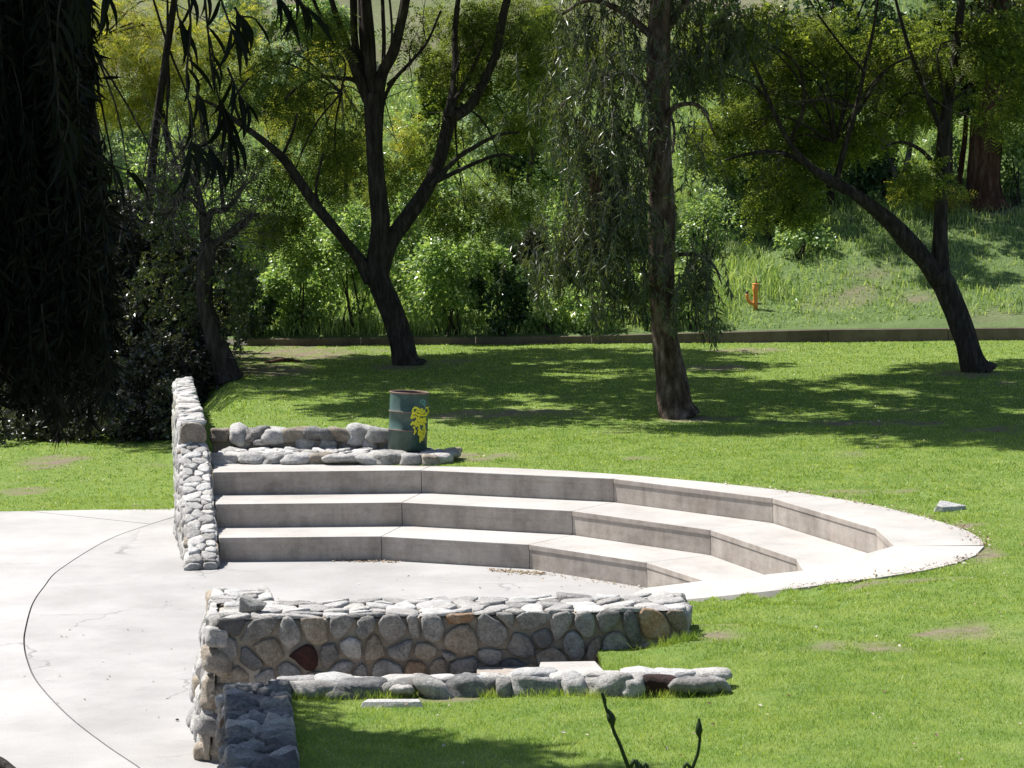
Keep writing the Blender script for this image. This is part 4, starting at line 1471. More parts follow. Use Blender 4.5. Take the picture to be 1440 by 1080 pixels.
# ---- weeping eucalyptus in front of it to the right
YE = 48.27
t2 = empty('weeping_eucalyptus', G(950, 583, 1.03), 'tall eucalyptus with peeling brown trunk and weeping grey-green sprays on the far lawn', 'tree', 'trees on the far lawn')
limb('trunk', [(955, 590, 66), (949, 572, 50), (945, 535, 43), (938, 490, 40), (932, 430, 37), (930, 370, 36), (930, 300, 37), (928, 220, 35), (926, 140, 33), (927, 60, 31), (930, -20, 28), (934, -160, 20), (930, -320, 10)], YE, BARK_EUC, t2, n=16, wob=.06)
for pts, dy in [([(930, 365, 9), (955, 358, 6), (985, 360, 5), (1005, 375, 4), (1015, 400, 2)], -.6), ([(925, 240, 12), (895, 200, 9), (865, 190, 7), (835, 200, 5), (815, 235, 3)], -.8), ([(924, 140, 13), (890, 110, 10), (850, 105, 8), (810, 130, 6), (780, 160, 3)], -.5), ([(926, 60, 14), (960, 10, 10), (1000, -20, 7), (1040, -10, 4)], .6),
                ([(926, 60, 12), (880, 20, 9), (830, 0, 7), (790, 20, 4)], .4), ([(926, 180, 9), (950, 150, 7), (985, 150, 5), (1005, 190, 3)], -.8), ([(925, 300, 8), (900, 285, 6), (870, 290, 5), (850, 320, 3)], -1.0), ([(938, 150, 5), (948, 180, 4), (946, 215, 3)], -1.2)]:
    limb('limb', pts, YE, BARK_EUC, t2, dy, n=8)
A1 = []
for a, b, rx, rz, dy, n in [(835, 180, 70, 40, -.8, 46), (870, 300, 45, 30, -1, 30), (800, 120, 45, 40, -.5, 24), (880, 90, 60, 60, -.5, 40), (840, 20, 70, 50, .3, 36), (950, 50, 60, 60, .9, 30), (905, 190, 30, 60, .9, 20), (1000, 365, 22, 12, -.7, 16), (985, 362, 20, 10, -.7, 8), (850, 250, 50, 50, -.9, 26),
                            (870, 360, 35, 25, -.8, 16), (1000, 60, 50, 60, .5, 30), (790, 330, 25, 30, -.6, 12), (850, 300, 55, 60, -.9, 40), (820, 350, 35, 40, -.8, 24), (890, 380, 25, 25, -.8, 18), (770, 360, 14, 14, -.6, 8), (880, 240, 30, 60, -.6, 22), (970, 385, 18, 14, -.7, 10), (1005, 395, 14, 14, -.7, 10), (930, -60, 90, 50, 0, 40), (1040, 20, 40, 40, .6, 18), (958, 190, 14, 40, -.9, 7)]:
    k = YE / F
    q_, _ = in_ball(n, .1)
    A1 += [P(a, b, YE + dy) + d * np.array((rx * k, .7, rz * k)) for d in q_]
A1 = [a_ + rng.normal(0, .25, 3) * (1, .6, .8) for a_ in A1 for _ in range(2)]
A1 = [a_ for a_ in A1 if not (abs(720 + a_[0] / a_[1] * F - 935) < 26 and a_[1] < YE and rng.random() < .4)]
A1 = [a_ for a_ in A1 if a_[0] < 3.42 or a_[2] > 6.5]
lv, cd = strands(A1, .75, .165, 46, T=T_NARROW, sway=.28)
foliage(t2, 'foliage', lv, LF_EUC)
obj_np('hanging_twigs', cd[0], cd[1], BARK_GREY, t2, False)
UPE = [(np.array((x, y, z + 1.0)), (1.7, 1.6, 1.0), 700) for x, y, z in [(2.2, 48.0, 9.0), (3.8, 49.2, 9.8), (1.2, 50.0, 9.4), (3.0, 46.6, 9.2), (5.0, 47.6, 8.8), (2.6, 48.6, 11.5)]]
foliage(t2, 'crown', crown_leaves(UPE, T_CLUMP, .26, .6, .2, 10, .4), LF_EUC)
tw = twig_mesh([P(a, b, YE - .9) for a, b in ((840, 200), (860, 110), (1000, 370), (945, 200), (835, 300), (925, 90), (900, 190))], 4, .9, .009, .25)
obj_np('twigs', tw[0], tw[1], BARK_GREY, t2, True)
# the pale tangled dead twig bundle that hangs at its left side
tw = twig_mesh([P(840, 240, YE - 1.2)], 9, .8, .008, .5, .35, (-.3, 0, -.8))
obj_np('dead_twigs', tw[0], tw[1], BARK_RED, t2, True)

# ---- leaning forked tree at the right
YR = 55.18
t3 = empty('leaning_tree', G(1370, 522, 1.04), 'dark leaning tree forking low at the right end of the far lawn', 'tree', 'trees on the far lawn')
limb('trunk', [(1378, 528, 56), (1369, 512, 40), (1357, 474, 34), (1343, 436, 32), (1328, 402, 32), (1318, 382, 36)], YR, BARK_DARK, t3, n=14, wob=.07)
limb('limb', [(1322, 395, 32), (1302, 368, 27), (1282, 345, 28), (1258, 318, 24), (1228, 292, 20), (1200, 272, 17), (1175, 258, 15), (1140, 235, 11), (1110, 200, 8), (1085, 150, 6), (1060, 90, 4), (1030, 40, 3)], YR, BARK_DARK, t3, -1.2)
limb('limb', [(1324, 395, 28), (1322, 350, 24), (1323, 300, 20), (1325, 250, 19), (1327, 190, 18), (1335, 130, 15), (1345, 70, 12), (1352, 0, 11), (1360, -110, 7), (1350, -250, 3)], YR, BARK_DARK, t3, .5)
for pts, dy in [([(1175, 258, 10), (1190, 200, 8), (1205, 150, 7), (1215, 100, 5), (1230, 30, 4), (1240, -60, 2)], -.8), ([(1140, 235, 8), (1100, 215, 6), (1060, 215, 5), (1020, 225, 3)], -1), ([(1110, 200, 6), (1130, 150, 5), (1120, 90, 4), (1060, 50, 3)], -.8), ([(1085, 150, 5), (1060, 120, 4), (1010, 100, 3)], -1), ([(1327, 190, 10), (1310, 150, 8), (1290, 100, 6), (1270, 40, 5), (1250, -40, 3)], .2), ([(1335, 130, 8), (1370, 90, 7), (1410, 60, 5), (1450, 20, 3)], .3), ([(1215, 100, 4), (1180, 60, 4), (1150, 20, 3)], -.5),
                ([(1200, 150, 6), (1160, 140, 4), (1120, 150, 3)], -.7), ([(1205, 160, 6), (1245, 100, 4), (1280, 80, 3)], -.7), ([(1325, 250, 8), (1300, 215, 6), (1270, 200, 4), (1245, 205, 3)], 0)]:
    limb('limb', pts, YR, BARK_DARK, t3, dy, n=8)
CL3 = [clump_px(a, b, rx, rz, YR + dy, n) for a, b, rx, rz, dy, n in [
    (1010, 60, 70, 60, -.5, 420), (1090, 60, 70, 60, .5, 420), (1060, 150, 75, 50, .5, 380), (1140, 140, 70, 60, 1, 380), (1010, 200, 50, 45, 0, 220), (1100, 230, 60, 40, .5, 230), (1180, 60, 70, 60, 1, 400), (1260, 70, 70, 60, 1, 380), (1340, 60, 70, 60, .5, 380), (1420, 70, 60, 70, 0, 380), (1250, 170, 60, 45, 1, 260), (1410, 150, 50, 40, 0.5, 160), (1130, 275, 45, 40, 0, 190), (1180, 195, 45, 40, .5, 180), (1300, 245, 45, 25, -.6, 130), (1085, 285, 40, 35, .5, 150), (1310, 140, 40, 40, .8, 150)]]
UP3 = high_clumps(.3, 10.0, 46.6, 55.5, 5, 4, 9.8, 11.2, 250, 1.55) + high_clumps(.6, 10.0, 58, 61, 5, 1, 10.2, 11.4, 220, 1.5)
foliage(t3, 'crown', join([crown_leaves(CL3, T_FROND, .36, .5, .8, 12, .36), crown_leaves([(c, r, int(n * .9)) for c, r, n in CL3], T_CLUMP, .12, .5, .6, 18, .26), crown_leaves(UP3, T_CLUMP, .42, .5, .8, 12, .42)]), LF_ACACIA)
branches_to(CL3[:9], P(1175, 200, YR), t3, BARK_DARK, .03)
branches_to(CL3[7:12], P(1330, 150, YR), t3, BARK_DARK, .03)
tw = twig_mesh([P(a, b, YR - .8) for a, b in ((1100, 215), (1060, 120), (1205, 150), (1215, 100), (1250, 205), (1300, 120), (1240, 130), (1150, 140))], 4, 1.1, .009)
obj_np('twigs', tw[0], tw[1], BARK_GREY, t3, True)

# ---- crooked grey-twigged tree at the left edge of the far lawn
YL = 56.5
t4 = empty('crooked_tree', G(322, 532, 1.0), 'crooked dark tree with bare grey twigs at the shady left edge of the far lawn', 'tree', 'trees on the far lawn')
limb('trunk', [(322, 536, 44), (316, 515, 34), (303, 480, 28), (295, 455, 26), (288, 425, 24), (287, 395, 22), (292, 360, 24), (292, 340, 24)], YL, BARK_DARK, t4, n=12, wob=.09)
for pts, dy in [([(293, 350, 16), (286, 320, 12), (284, 290, 11), (275, 260, 9), (262, 235, 6), (255, 200, 4)], .3), ([(294, 352, 16), (310, 338, 12), (325, 328, 12), (343, 314, 10), (353, 305, 7), (365, 300, 4)], -.4), ([(290, 330, 13), (296, 300, 10), (315, 295, 8), (330, 282, 6), (345, 260, 4)], .2), ([(284, 300, 8), (268, 280, 6), (250, 285, 5), (230, 310, 3)], -.3), ([(314, 296, 6), (312, 260, 5), (318, 220, 3)], .3), ([(275, 262, 6), (276, 240, 5), (290, 200, 3)], .3)]:
    limb('limb', pts, YL, BARK_DARK, t4, dy, n=8, wob=.1)
tw = twig_mesh([P(a, b, YL) for a, b in ((262, 235), (275, 260), (345, 260), (330, 282), (353, 305), (250, 285), (318, 222), (290, 205), (284, 300), (240, 300), (255, 205), (310, 338), (300, 250), (220, 270), (330, 330), (240, 230))], 13, 1.3, .012, .05)
obj_np('twigs', tw[0], tw[1], BARK_GREY, t4, True)
CL4 = [clump_px(a, b, rx, rz, YL + dy, int(n * .55)) for a, b, rx, rz, dy, n in [(235, 250, 50, 40, .6, 260), (290, 220, 50, 40, .8, 260), (230, 330, 45, 35, .4, 240), (320, 390, 40, 45, -.3, 300), (270, 440, 50, 50, .6, 380), (340, 440, 32, 55, .2, 380), (225, 400, 45, 45, .8, 320)]]
foliage(t4, 'crown', crown_leaves(CL4, T_CLUMP, .13, .3, .5, 16, .3), LF_EUC)

# ---- tall shade trees standing behind the left side; their high crowns keep the left corner dark
YK = 59.5
for j, (px, pw, lean, lab) in enumerate([(160, 22, -14, 'slim dark trunk rising nearest the crooked tree in the left thicket'), (120, 26, 10, 'dark trunk in the middle of the left thicket, half hidden by weeping leaves'), (60, 30, -6, 'thick dark trunk at the far left of the thicket behind the low grass'), (205, 16, 18, 'thin dark stem leaning right in the left thicket')]):
    b_ = P(px, 590, YK + .8 * j)
    b_[2] = zground(b_[0], b_[1]) - .1
    tk = empty('shade_tree', b_, lab, 'tree', 'dark trees of the left thicket')
    hgt = 12.0 - .5 * j
    k = b_[1] / F
    tp = [b_ + np.array((lean * k * t * 4 + .15 * math.sin(5 * t + j), .3 * math.sin(3 * t + j), hgt * t)) for t in np.linspace(0, 1, 7)]
    tube_obj('trunk', tp, np.linspace(pw / 2 * k * 1.2, pw / 2 * k * .35, 7), BARK_DARK, tk, n=10, n_sub=4, wob=.08, seed=j)
    cc = [(tp[-1] + np.array((rng.normal(0, 1.5), rng.normal(0, 1.6), rng.uniform(-.6, 1.5))), (1.9, 1.9, 1.2), 380) for _ in range(3)]
    cc += [(b_ + np.array((rng.normal(0, 1.0), rng.normal(.3, .8), rng.uniform(1.0, 3.6))), (1.1, 1.0, .9), 220) for _ in range(4)]
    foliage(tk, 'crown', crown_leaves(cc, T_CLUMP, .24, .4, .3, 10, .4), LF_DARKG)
    branches_to(cc, tp[4], tk, BARK_DARK, .03)

# ---- trees on the slope
def slope_tree(name, label, base_px, trunk_pts, mat, clumps, T, size, lmat, group='trees on the hillside', up=.5, droop=.4, tw_n=0):
    b_ = at_hill(*base_px)
    r_ = empty(name, b_ - (0, 0, .15), label, 'tree', group)
    Y = b_[1]
    limb('trunk', [(base_px[0], base_px[1] + 6, trunk_pts[0][2] * 1.3)] + trunk_pts[0:], Y, mat, r_, n=10, wob=.07)
    cl = [clump_px(a, c, rx, rz, Y + dy, n) for a, c, rx, rz, dy, n in clumps]
    if cl:
        foliage(r_, 'crown', crown_leaves(cl, T, size, droop, up, 12, .4), lmat)
        branches_to(cl, P(trunk_pts[-1][0], trunk_pts[-1][1], Y), r_, mat, .03)
    return r_, Y


slope_tree('small_tree', 'small dark round-crowned tree with a straight trunk on the hillside above the standpipe', (1078, 338), [(1078, 330, 13), (1079, 290, 12), (1081, 262, 12), (1082, 225, 10)], BARK_DARK,
           [(1080, 205, 50, 45, 0, 700), (1040, 235, 40, 35, .3, 420), (1120, 245, 40, 35, .3, 420), (1060, 150, 55, 45, .5, 420), (1140, 190, 40, 40, .8, 320), (1000, 205, 40, 40, .8, 300)], T_CLUMP, .17, LF_DKBUSH)
bt, YB = slope_tree('big_trunk_tree', 'thick reddish-brown trunk high on the hillside at the right edge', (1385, 290), [(1384, 282, 62), (1384, 262, 50), (1386, 220, 44), (1388, 170, 44), (1394, 140, 40), (1400, 90, 30), (1405, 20, 26), (1405, -80, 18)], BARK_RED,
                    [(1390, 60, 70, 50, 0, 420), (1430, 130, 50, 30, .4, 200), (1350, 100, 50, 50, .8, 320), (1440, 20, 60, 60, .5, 350), (1380, -90, 120, 60, -3, 700), (1300, -110, 90, 60, -3, 600), (1440, -80, 80, 60, -4, 600)], T_CLUMP, .26, LF_EUC)
limb('limb', [(1394, 175, 22), (1408, 150, 16), (1425, 110, 12), (1445, 60, 8)], YB, BARK_RED, bt, n=8)
slope_tree('pale_forked_tree', 'slender pale-barked forked tree on the hillside left of the thick trunk', (1264, 285), [(1263, 280, 12), (1266, 262, 12), (1272, 245, 9), (1280, 205, 7), (1284, 150, 6), (1290, 80, 4)], BARK_GREY,
           [(1275, 150, 40, 40, .4, 260), (1240, 130, 45, 40, .6, 260), (1300, 90, 40, 40, .5, 240)], T_FROND, .34, LF_ACACIA)[0]
o_ = [o for o in bpy.data.objects if o.name.startswith('pale_forked_tree')][0]
limb('limb', [(1265, 262, 9), (1256, 240, 8), (1247, 215, 7), (1238, 185, 5), (1230, 140, 3)], wpos(o_)[1], BARK_GREY, o_, n=8)
slope_tree('thin_red_tree', 'thin reddish stem leaning beside the thick trunk on the hillside', (1346, 282), [(1347, 276, 8), (1352, 235, 8), (1357, 190, 7), (1360, 130, 6)], BARK_RED, [(1362, 110, 35, 35, .5, 160)], T_CLUMP, .2, LF_EUC)
slope_tree('thin_dark_tree', 'thin straight dark stem just right of the leaning tree on the hillside', (1340, 300), [(1338, 292, 8), (1337, 250, 7), (1336, 200, 7), (1338, 140, 5)], BARK_DARK, [(1340, 130, 35, 35, .5, 160)], T_CLUMP, .2, LF_EUC)
slope_tree('yellow_acacia', 'bright yellow-green acacia in flower on the hillside at the upper left', (265, 330), [(262, 310, 13), (255, 260, 11), (240, 215, 10), (222, 140, 9), (200, 95, 7), (170, 65, 5), (145, 50, 4)], BARK_DARK,
           [(150, 95, 60, 60, -.5, 560), (215, 60, 70, 50, 0, 620), (120, 150, 45, 60, .5, 400), (230, 130, 60, 50, .3, 480), (290, 70, 60, 55, .3, 480), (180, 150, 50, 40, .2, 380), (110, 60, 40, 60, .2, 340), (300, 150, 45, 45, .8, 300), (180, 20, 90, 40, .5, 480), (340, 60, 40, 60, .5, 260)], T_FROND, .36, LF_YELLOW)
slope_tree('slender_acacia', 'slender young acacia with a pencil-thin stem behind the forked tree', (488, 372), [(489, 350, 6), (487, 300, 6), (486, 250, 5), (484, 190, 4), (480, 120, 3)], BARK_GREY,
           [(480, 190, 45, 55, .5, 330), (470, 110, 50, 50, .5, 330), (560, 200, 45, 60, 1, 380), (570, 290, 40, 50, 1, 300), (500, 265, 40, 45, .6, 220), (420, 190, 50, 55, 1.0, 330)], T_FROND, .36, LF_YELLOW)
slope_tree('leafy_acacia', 'leafy olive acacia filling the gap between the forked tree and the eucalyptus', (745, 330), [(744, 320, 9), (742, 270, 8), (748, 220, 7), (760, 160, 6), (780, 90, 4)], BARK_DARK,
           [(740, 60, 70, 60, .5, 620), (800, 100, 60, 60, .8, 520), (690, 30, 60, 50, .5, 420), (780, 30, 70, 50, 1, 480), (760, 150, 45, 40, .5, 280), (860, 40, 60, 60, 1.5, 420), (650, 60, 50, 60, .8, 320)], T_FROND, .36, LF_ACACIA)
slope_tree('back_tree', 'dense olive tree behind the crown of the leaning tree at the upper right', (1170, 290), [(1168, 280, 10), (1165, 220, 9), (1170, 150, 8), (1180, 80, 6)], BARK_DARK,
           [(1150, 100, 90, 70, 1, 620), (1050, 90, 80, 70, 1.5, 560), (1250, 100, 80, 70, 1.5, 560), (1180, 20, 110, 60, 1, 560), (1330, 40, 80, 70, 1.5, 480), (1200, 190, 60, 40, 1, 330), (980, 60, 60, 80, 1.5, 420), (1420, 50, 70, 70, 2, 420), (1050, -80, 80, 50, -1, 380), (1140, -85, 80, 50, 1, 420), (1230, -80, 80, 50, -1, 420), (1310, -80, 70, 50, 0, 380), (1110, -60, 70, 40, -3, 380)], T_CLUMP, .24, LF_DKBUSH)
slope_tree('feathery_sapling', 'low feathery acacia sapling in front of the thick trunk', (1318, 305), [(1317, 300, 5), (1314, 285, 4), (1310, 270, 3)], BARK_DARK, [(1300, 268, 38, 16, -.5, 170), (1330, 280, 26, 14, -.3, 90)], T_FROND, .36, LF_YELLOW)


# ------------------------------------------------------------------ bushes on the slope and at its foot
def bush(name, label, cx_, cy_, base_y, rx, T, size, mat, n, group='bushes on the hillside', stems=5, droop=.2, up=.7, lump=16, lr=.34):
    b_ = at_hill(cx_, base_y)
    r_ = empty(name, b_ - (0, 0, .1), label, 'bush', group)
    Y = b_[1]
    k = Y / F
    rz = (base_y - cy_) * k
    c = P(cx_, cy_, Y + rx * k * .4)
    foliage(r_, 'foliage', crown_leaves([(c, (rx * k, rx * k * .8, rz), n)], T, size, droop, up, lump, lr), mat)
    out = []
    for _ in range(stems):
        e_ = c + in_ball(1, .3)[0][0] * np.array((rx * k, rx * k * .6, rz)) * .75
        out.append(tube([b_ + rng.normal(0, .12, 3) * (1, 1, 0) - (0, 0, .1), (b_ + e_) / 2 + rng.normal(0, .1, 3), e_], [.03, .02, .008], n=5, closed=False, n_sub=3))
    V_, F_ = join(out)
    obj_np('stems', V_, F_, BARK_DARK, r_, True)
    return r_


for a in [
    ('broadleaf_bush', 'big dark green broadleaf bush against the kerb right of the forked tree', 640, 375, 470, 85, T_BROAD, .105, LF_BUSH, 7800),
    ('broadleaf_bush', 'dark rounded bush against the kerb between the forked tree and the eucalyptus', 705, 415, 471, 48, T_BROAD, .10, LF_DKBUSH, 3450),
    ('glossy_bush', 'bright glossy bush against the kerb left of the forked tree', 420, 395, 468, 70, T_BROAD, .105, LF_BUSH, 5700),
    ('glossy_bush', 'sparkling pale green bush just behind the trunk of the forked tree', 495, 380, 466, 55, T_BROAD, .10, LF_BUSH, 4200),
    ('glossy_bush', 'dark glossy bush beside the crooked tree at the left end of the kerb', 350, 430, 474, 34, T_BROAD, .105, LF_DKBUSH, 2400),
    ('glossy_bush', 'leafy bush directly behind the eucalyptus trunk', 905, 415, 458, 40, T_BROAD, .10, LF_BUSH, 2700),
    ('grey_bush', 'pale grey-green shrub on the hillside at the far left beyond the weeping leaves', 150, 200, 265, 75, T_CLUMP, .16, LF_GREYG, 1500),
    ('grey_bush', 'grey-green speckled shrub on the hillside right of the forked tree', 695, 185, 245, 65, T_CLUMP, .15, LF_GREYG, 1500),
    ('grey_bush', 'hazy grey-green shrub at the top left of the forked tree', 385, 105, 160, 60, T_CLUMP, .18, LF_GREYG, 1000),
    ('dark_bush', 'dark speckled shrub on the hillside left of the eucalyptus', 735, 205, 262, 48, T_CLUMP, .14, LF_DKBUSH, 1100),
    ('dark_bush', 'dark oval shrub under the crown of the leaning tree', 1235, 245, 285, 42, T_CLUMP, .15, LF_DKBUSH, 900),
    ('dark_bush', 'dark tangle of leaves hanging left of the eucalyptus at its foot', 752, 375, 430, 22, T_CLUMP, .14, LF_DARKG, 420),
    ('pale_bush', 'pale green leafy bush on the hillside behind the right fork of the forked tree', 590, 300, 380, 55, T_BROAD, .10, LF_BUSH, 3000),
    ('pale_bush', 'sunny herb clump on the hillside between the bush and the eucalyptus', 790, 260, 330, 60, T_BROAD, .09, LF_BUSH, 3000),
    ('pale_bush', 'sunlit leafy herbs beside the small round-crowned tree', 995, 320, 372, 45, T_BROAD, .085, LF_BUSH, 2250),
    ('pale_bush', 'leafy bush on the hillside at the right edge behind the thick trunk', 1430, 210, 290, 50, T_BROAD, .105, LF_BUSH, 2550),
    ('pale_bush', 'bright leafy clump glimpsed between thin stems at the upper right', 1335, 215, 260, 30, T_BROAD, .105, LF_BUSH, 1050),
    ('pale_bush', 'bright mallow-like bush in the middle of the hillside between the two forks', 560, 330, 420, 45, T_BROAD, .10, LF_BUSH, 1950),
    ('pale_bush', 'sunlit bush left of the slender acacia stem low on the hillside', 460, 330, 410, 50, T_BROAD, .10, LF_BUSH, 2250),
    ('grey_bush', 'grey-green sage clump above the dark rounded bush', 720, 320, 380, 50, T_CLUMP, .14, LF_GREYG, 1000),
    ('grey_bush', 'pale sage clump below the crown of the small round-crowned tree', 1030, 270, 320, 40, T_CLUMP, .14, LF_GREYG, 700),
    ('grey_bush', 'grey-green shrub above the yellow-green acacia at the top', 330, 35, 90, 60, T_CLUMP, .18, LF_GREYG, 900),
    ('pale_bush', 'low bright herb clump at the kerb just left of the eucalyptus trunk', 830, 435, 468, 40, T_BROAD, .09, LF_BUSH, 1500),
    ('pale_bush', 'low bright herb clump at the kerb between the dark bush and the eucalyptus', 770, 430, 468, 35, T_BROAD, .09, LF_BUSH, 1300),
    ('pale_bush', 'pale leafy clump at the kerb just right of the eucalyptus trunk', 975, 425, 462, 28, T_BROAD, .09, LF_BUSH, 1200),
    ('grey_bush', 'broad sage-green thicket high on the hillside above the herb bank', 830, 210, 280, 70, T_CLUMP, .14, LF_GREYG, 1100),
    ('leafy_bush', 'soft green leafy bush lit through the twigs of the crooked tree', 250, 400, 455, 55, T_BROAD, .105, LF_BUSH, 2200),
    ('leafy_bush', 'low weedy bush on the hillside right of the small round-crowned tree', 1130, 330, 365, 45, T_BROAD, .09, LF_BUSH, 1300),
    ('pale_bush', 'leafy herb bank left of the eucalyptus sprays', 800, 330, 400, 55, T_BROAD, .09, LF_BUSH, 2400),
    ('leafy_bush', 'green bush on the hillside left of the crooked tree', 215, 300, 400, 60, T_BROAD, .105, LF_BUSH, 3450),
    ('leafy_bush', 'green bush on the hillside behind the crooked tree', 320, 310, 400, 60, T_BROAD, .105, LF_BUSH, 3450),
    ('leafy_bush', 'dull green bush on the hillside high left behind the acacia', 60, 290, 400, 90, T_BROAD, .115, LF_DKBUSH, 3750),
    ('leafy_bush', 'green bush high on the hillside behind the forked limbs', 600, 225, 290, 45, T_BROAD, .105, LF_BUSH, 1950),
    ('leafy_bush', 'green bush on the hillside left of the slender acacia', 430, 290, 370, 60, T_BROAD, .105, LF_BUSH, 3300),
    ('leafy_bush', 'olive bush on the hillside top right of the forked limbs', 640, 130, 190, 50, T_CLUMP, .2, LF_ACACIA, 700),
    ('leafy_bush', 'green bush at the top of the hillside left of the forked limbs', 440, 40, 90, 60, T_CLUMP, .2, LF_BUSH, 900),
]:
    bush(*a)

# dark understory that nobody could count
us = []
for a, b, rx, rz, dy, n in [(60, 520, 90, 70, 0, 1500), (150, 540, 80, 60, -.4, 1400), (225, 530, 60, 60, -1.2, 1200), (270, 500, 45, 50, -.6, 800), (40, 440, 80, 60, 1, 1100), (140, 450, 80, 60, 1, 1200), (220, 440, 60, 60, .8, 1000), (245, 575, 30, 40, -2.4, 600), (180, 590, 60, 30, -2.2, 700), (90, 590, 70, 30, -2.2, 700), (10, 590, 50, 30, -2.2, 450), (60, 350, 90, 70, 2, 1100), (180, 360, 80, 60, 2, 1100)]:
    us.append(clump_px(a, b, rx, rz, 58.0 + dy, n, 1.2))
V_, F_ = crown_leaves(us, T_CLUMP, .17, .2, .5, 14, .4)
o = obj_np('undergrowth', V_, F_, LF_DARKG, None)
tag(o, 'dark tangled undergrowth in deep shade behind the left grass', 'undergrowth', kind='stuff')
V_, F_ = twig_mesh([P(rng.uniform(5, 330), rng.uniform(500, 600), 57 + rng.uniform(-1, 1)) for _ in range(60)], 2, 1.2, .011)
o = obj_np('dry_twigs', V_, F_, BARK_GREY, None)
tag(o, 'dry grey twigs tangled in the left thicket', 'twigs', kind='stuff')

# ------------------------------------------------------------------ near weeping tree: its trunk stands left of the frame, its sprays hang into it
YN = 23.9
t5 = empty('weeping_tree', (-6.3, 24.4, -0.05), 'near weeping eucalyptus whose black curtain of leaves hangs down the left edge', 'tree', 'near eucalyptus trees')
tube_obj('trunk', [(-6.3, 24.4, -.1), (-6.2, 24.4, 2), (-6.3, 24.5, 4.5), (-5.9, 24.6, 7), (-5.6, 24.6, 9.5), (-5.4, 24.6, 11.5)], [.42, .33, .29, .24, .16, .07], BARK_EUC, t5, n=14, n_sub=4, wob=.06)
for p_ in ([(-6.2, 24.5, 6.0), (-5.4, 24.4, 7.2), (-4.6, 24.3, 7.9), (-3.9, 24.2, 8.0)], [(-5.8, 24.6, 8.0), (-5.0, 25.0, 8.9), (-4.2, 25.2, 9.1), (-3.6, 25.3, 8.8)], [(-6.2, 24.5, 5.0), (-5.5, 24.0, 6.2), (-4.8, 23.8, 6.7), (-4.3, 23.7, 6.6)]):
    tube_obj('limb', p_, [.12, .09, .06, .03], BARK_EUC, t5, n=8, n_sub=4)
A5, A6 = [], []
for _ in range(260):
    a = rng.uniform(-60, 92) if rng.random() < .7 else rng.uniform(60, 118)
    A5.append(P(a, rng.uniform(-160, 215), YN + rng.uniform(-1.2, .9)))
for _ in range(230):
    a = rng.uniform(-60, 150)
    A6.append(P(a, rng.uniform(230, 430) - max(0, a - 100) * 1.0, YN + rng.uniform(-1.2, .9)))
A6 += [np.array((rng.uniform(-5.1, -3.95), rng.uniform(25.0, 26.2), rng.uniform(4.6, 6.4))) for _ in range(110)]
lv, cd = strands(A5, 1.9, .18, 62, T=T_NARROW, sway=.05)
lv2, cd2 = strands(A6, 1.0, .18, 70, T=T_NARROW, sway=.06)
lv, cd = join([lv, lv2]), join([cd, cd2])
mass = [clump_px(rng.uniform(-60, 62), rng.uniform(-30, 500), rng.uniform(28, 50), rng.uniform(50, 90), YN + rng.uniform(-.6, 1.0), 150) for _ in range(24)] + [clump_px(rng.uniform(60, 100), rng.uniform(0, 160), 22, 50, YN, 60) for _ in range(6)]
lv = join([lv, crown_leaves(mass, T_CLUMP, .15, 1.2, .2, 10, .45)])
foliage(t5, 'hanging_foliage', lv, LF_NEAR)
obj_np('hanging_twigs', cd[0], cd[1], BARK_DARK, t5, False)
cc = [(np.array((x, y, z)), (1.0, 1.0, .8), 520) for x, y, z in [(x_, y_ - 1.3, z_) for x_, y_, z_ in [(-5.2, 24.8, 9.4), (-4.4, 25.6, 9.8), (-6, 25.6, 10), (-5.4, 26.2, 9.2), (-4.2, 24.6, 9.0), (-6.4, 24.4, 10.4), (-5.2, 23.9, 8.8), (-4.9, 26, 8.2), (-5.6, 25.3, 7.6), (-5.2, 25.8, 6.4), (-5.6, 24.9, 5.6), (-5.4, 25.6, 4.6)]]]
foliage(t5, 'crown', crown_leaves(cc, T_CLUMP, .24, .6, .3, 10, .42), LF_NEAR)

# nearest eucalyptus: overhead branch with single leaves big enough to tell apart
YS = 12.0
t6 = empty('near_eucalyptus', (-3.4, 12.6, float(zground(-3.4, 12.6)) - .1), 'nearest eucalyptus with long black sickle leaves dangling at the upper left', 'tree', 'near eucalyptus trees')
zb6 = wpos(t6)[2]
tube_obj('trunk', [(-3.4, 12.6, zb6), (-3.35, 12.6, 4.5), (-3.2, 12.55, 6.2), (-2.9, 12.5, 7.6), (-2.8, 12.5, 9)], [.24, .2, .17, .13, .05], BARK_EUC, t6, n=12, n_sub=4, wob=.06)
tube_obj('limb', [(-3.2, 12.55, 6.0), (-2.7, 12.3, 6.9), (-2.0, 12.1, 7.25), (-1.3, 12.0, 7.25), (-.8, 12.0, 7.1)], [.08, .06, .045, .03, .012], BARK_EUC, t6, n=8, n_sub=4)
cc = [(np.array((x, y, z + .15)), (.8, .8, .45), 420) for x, y, z in [(-2.6, 12.7, 8.0), (-2.0, 13.0, 8.1), (-1.5, 12.9, 8.0), (-3.2, 12.8, 8.4), (-2.3, 13.4, 7.9), (-1.1, 12.7, 7.9), (-2.9, 13.2, 7.7), (-1.8, 13.6, 8.3), (-4.0, 13.2, 7.6), (-3.6, 13.8, 8.0)]]
foliage(t6, 'crown', crown_leaves(cc, T_CLUMP, .2, .6, .3, 10, .42), LF_NEAR)


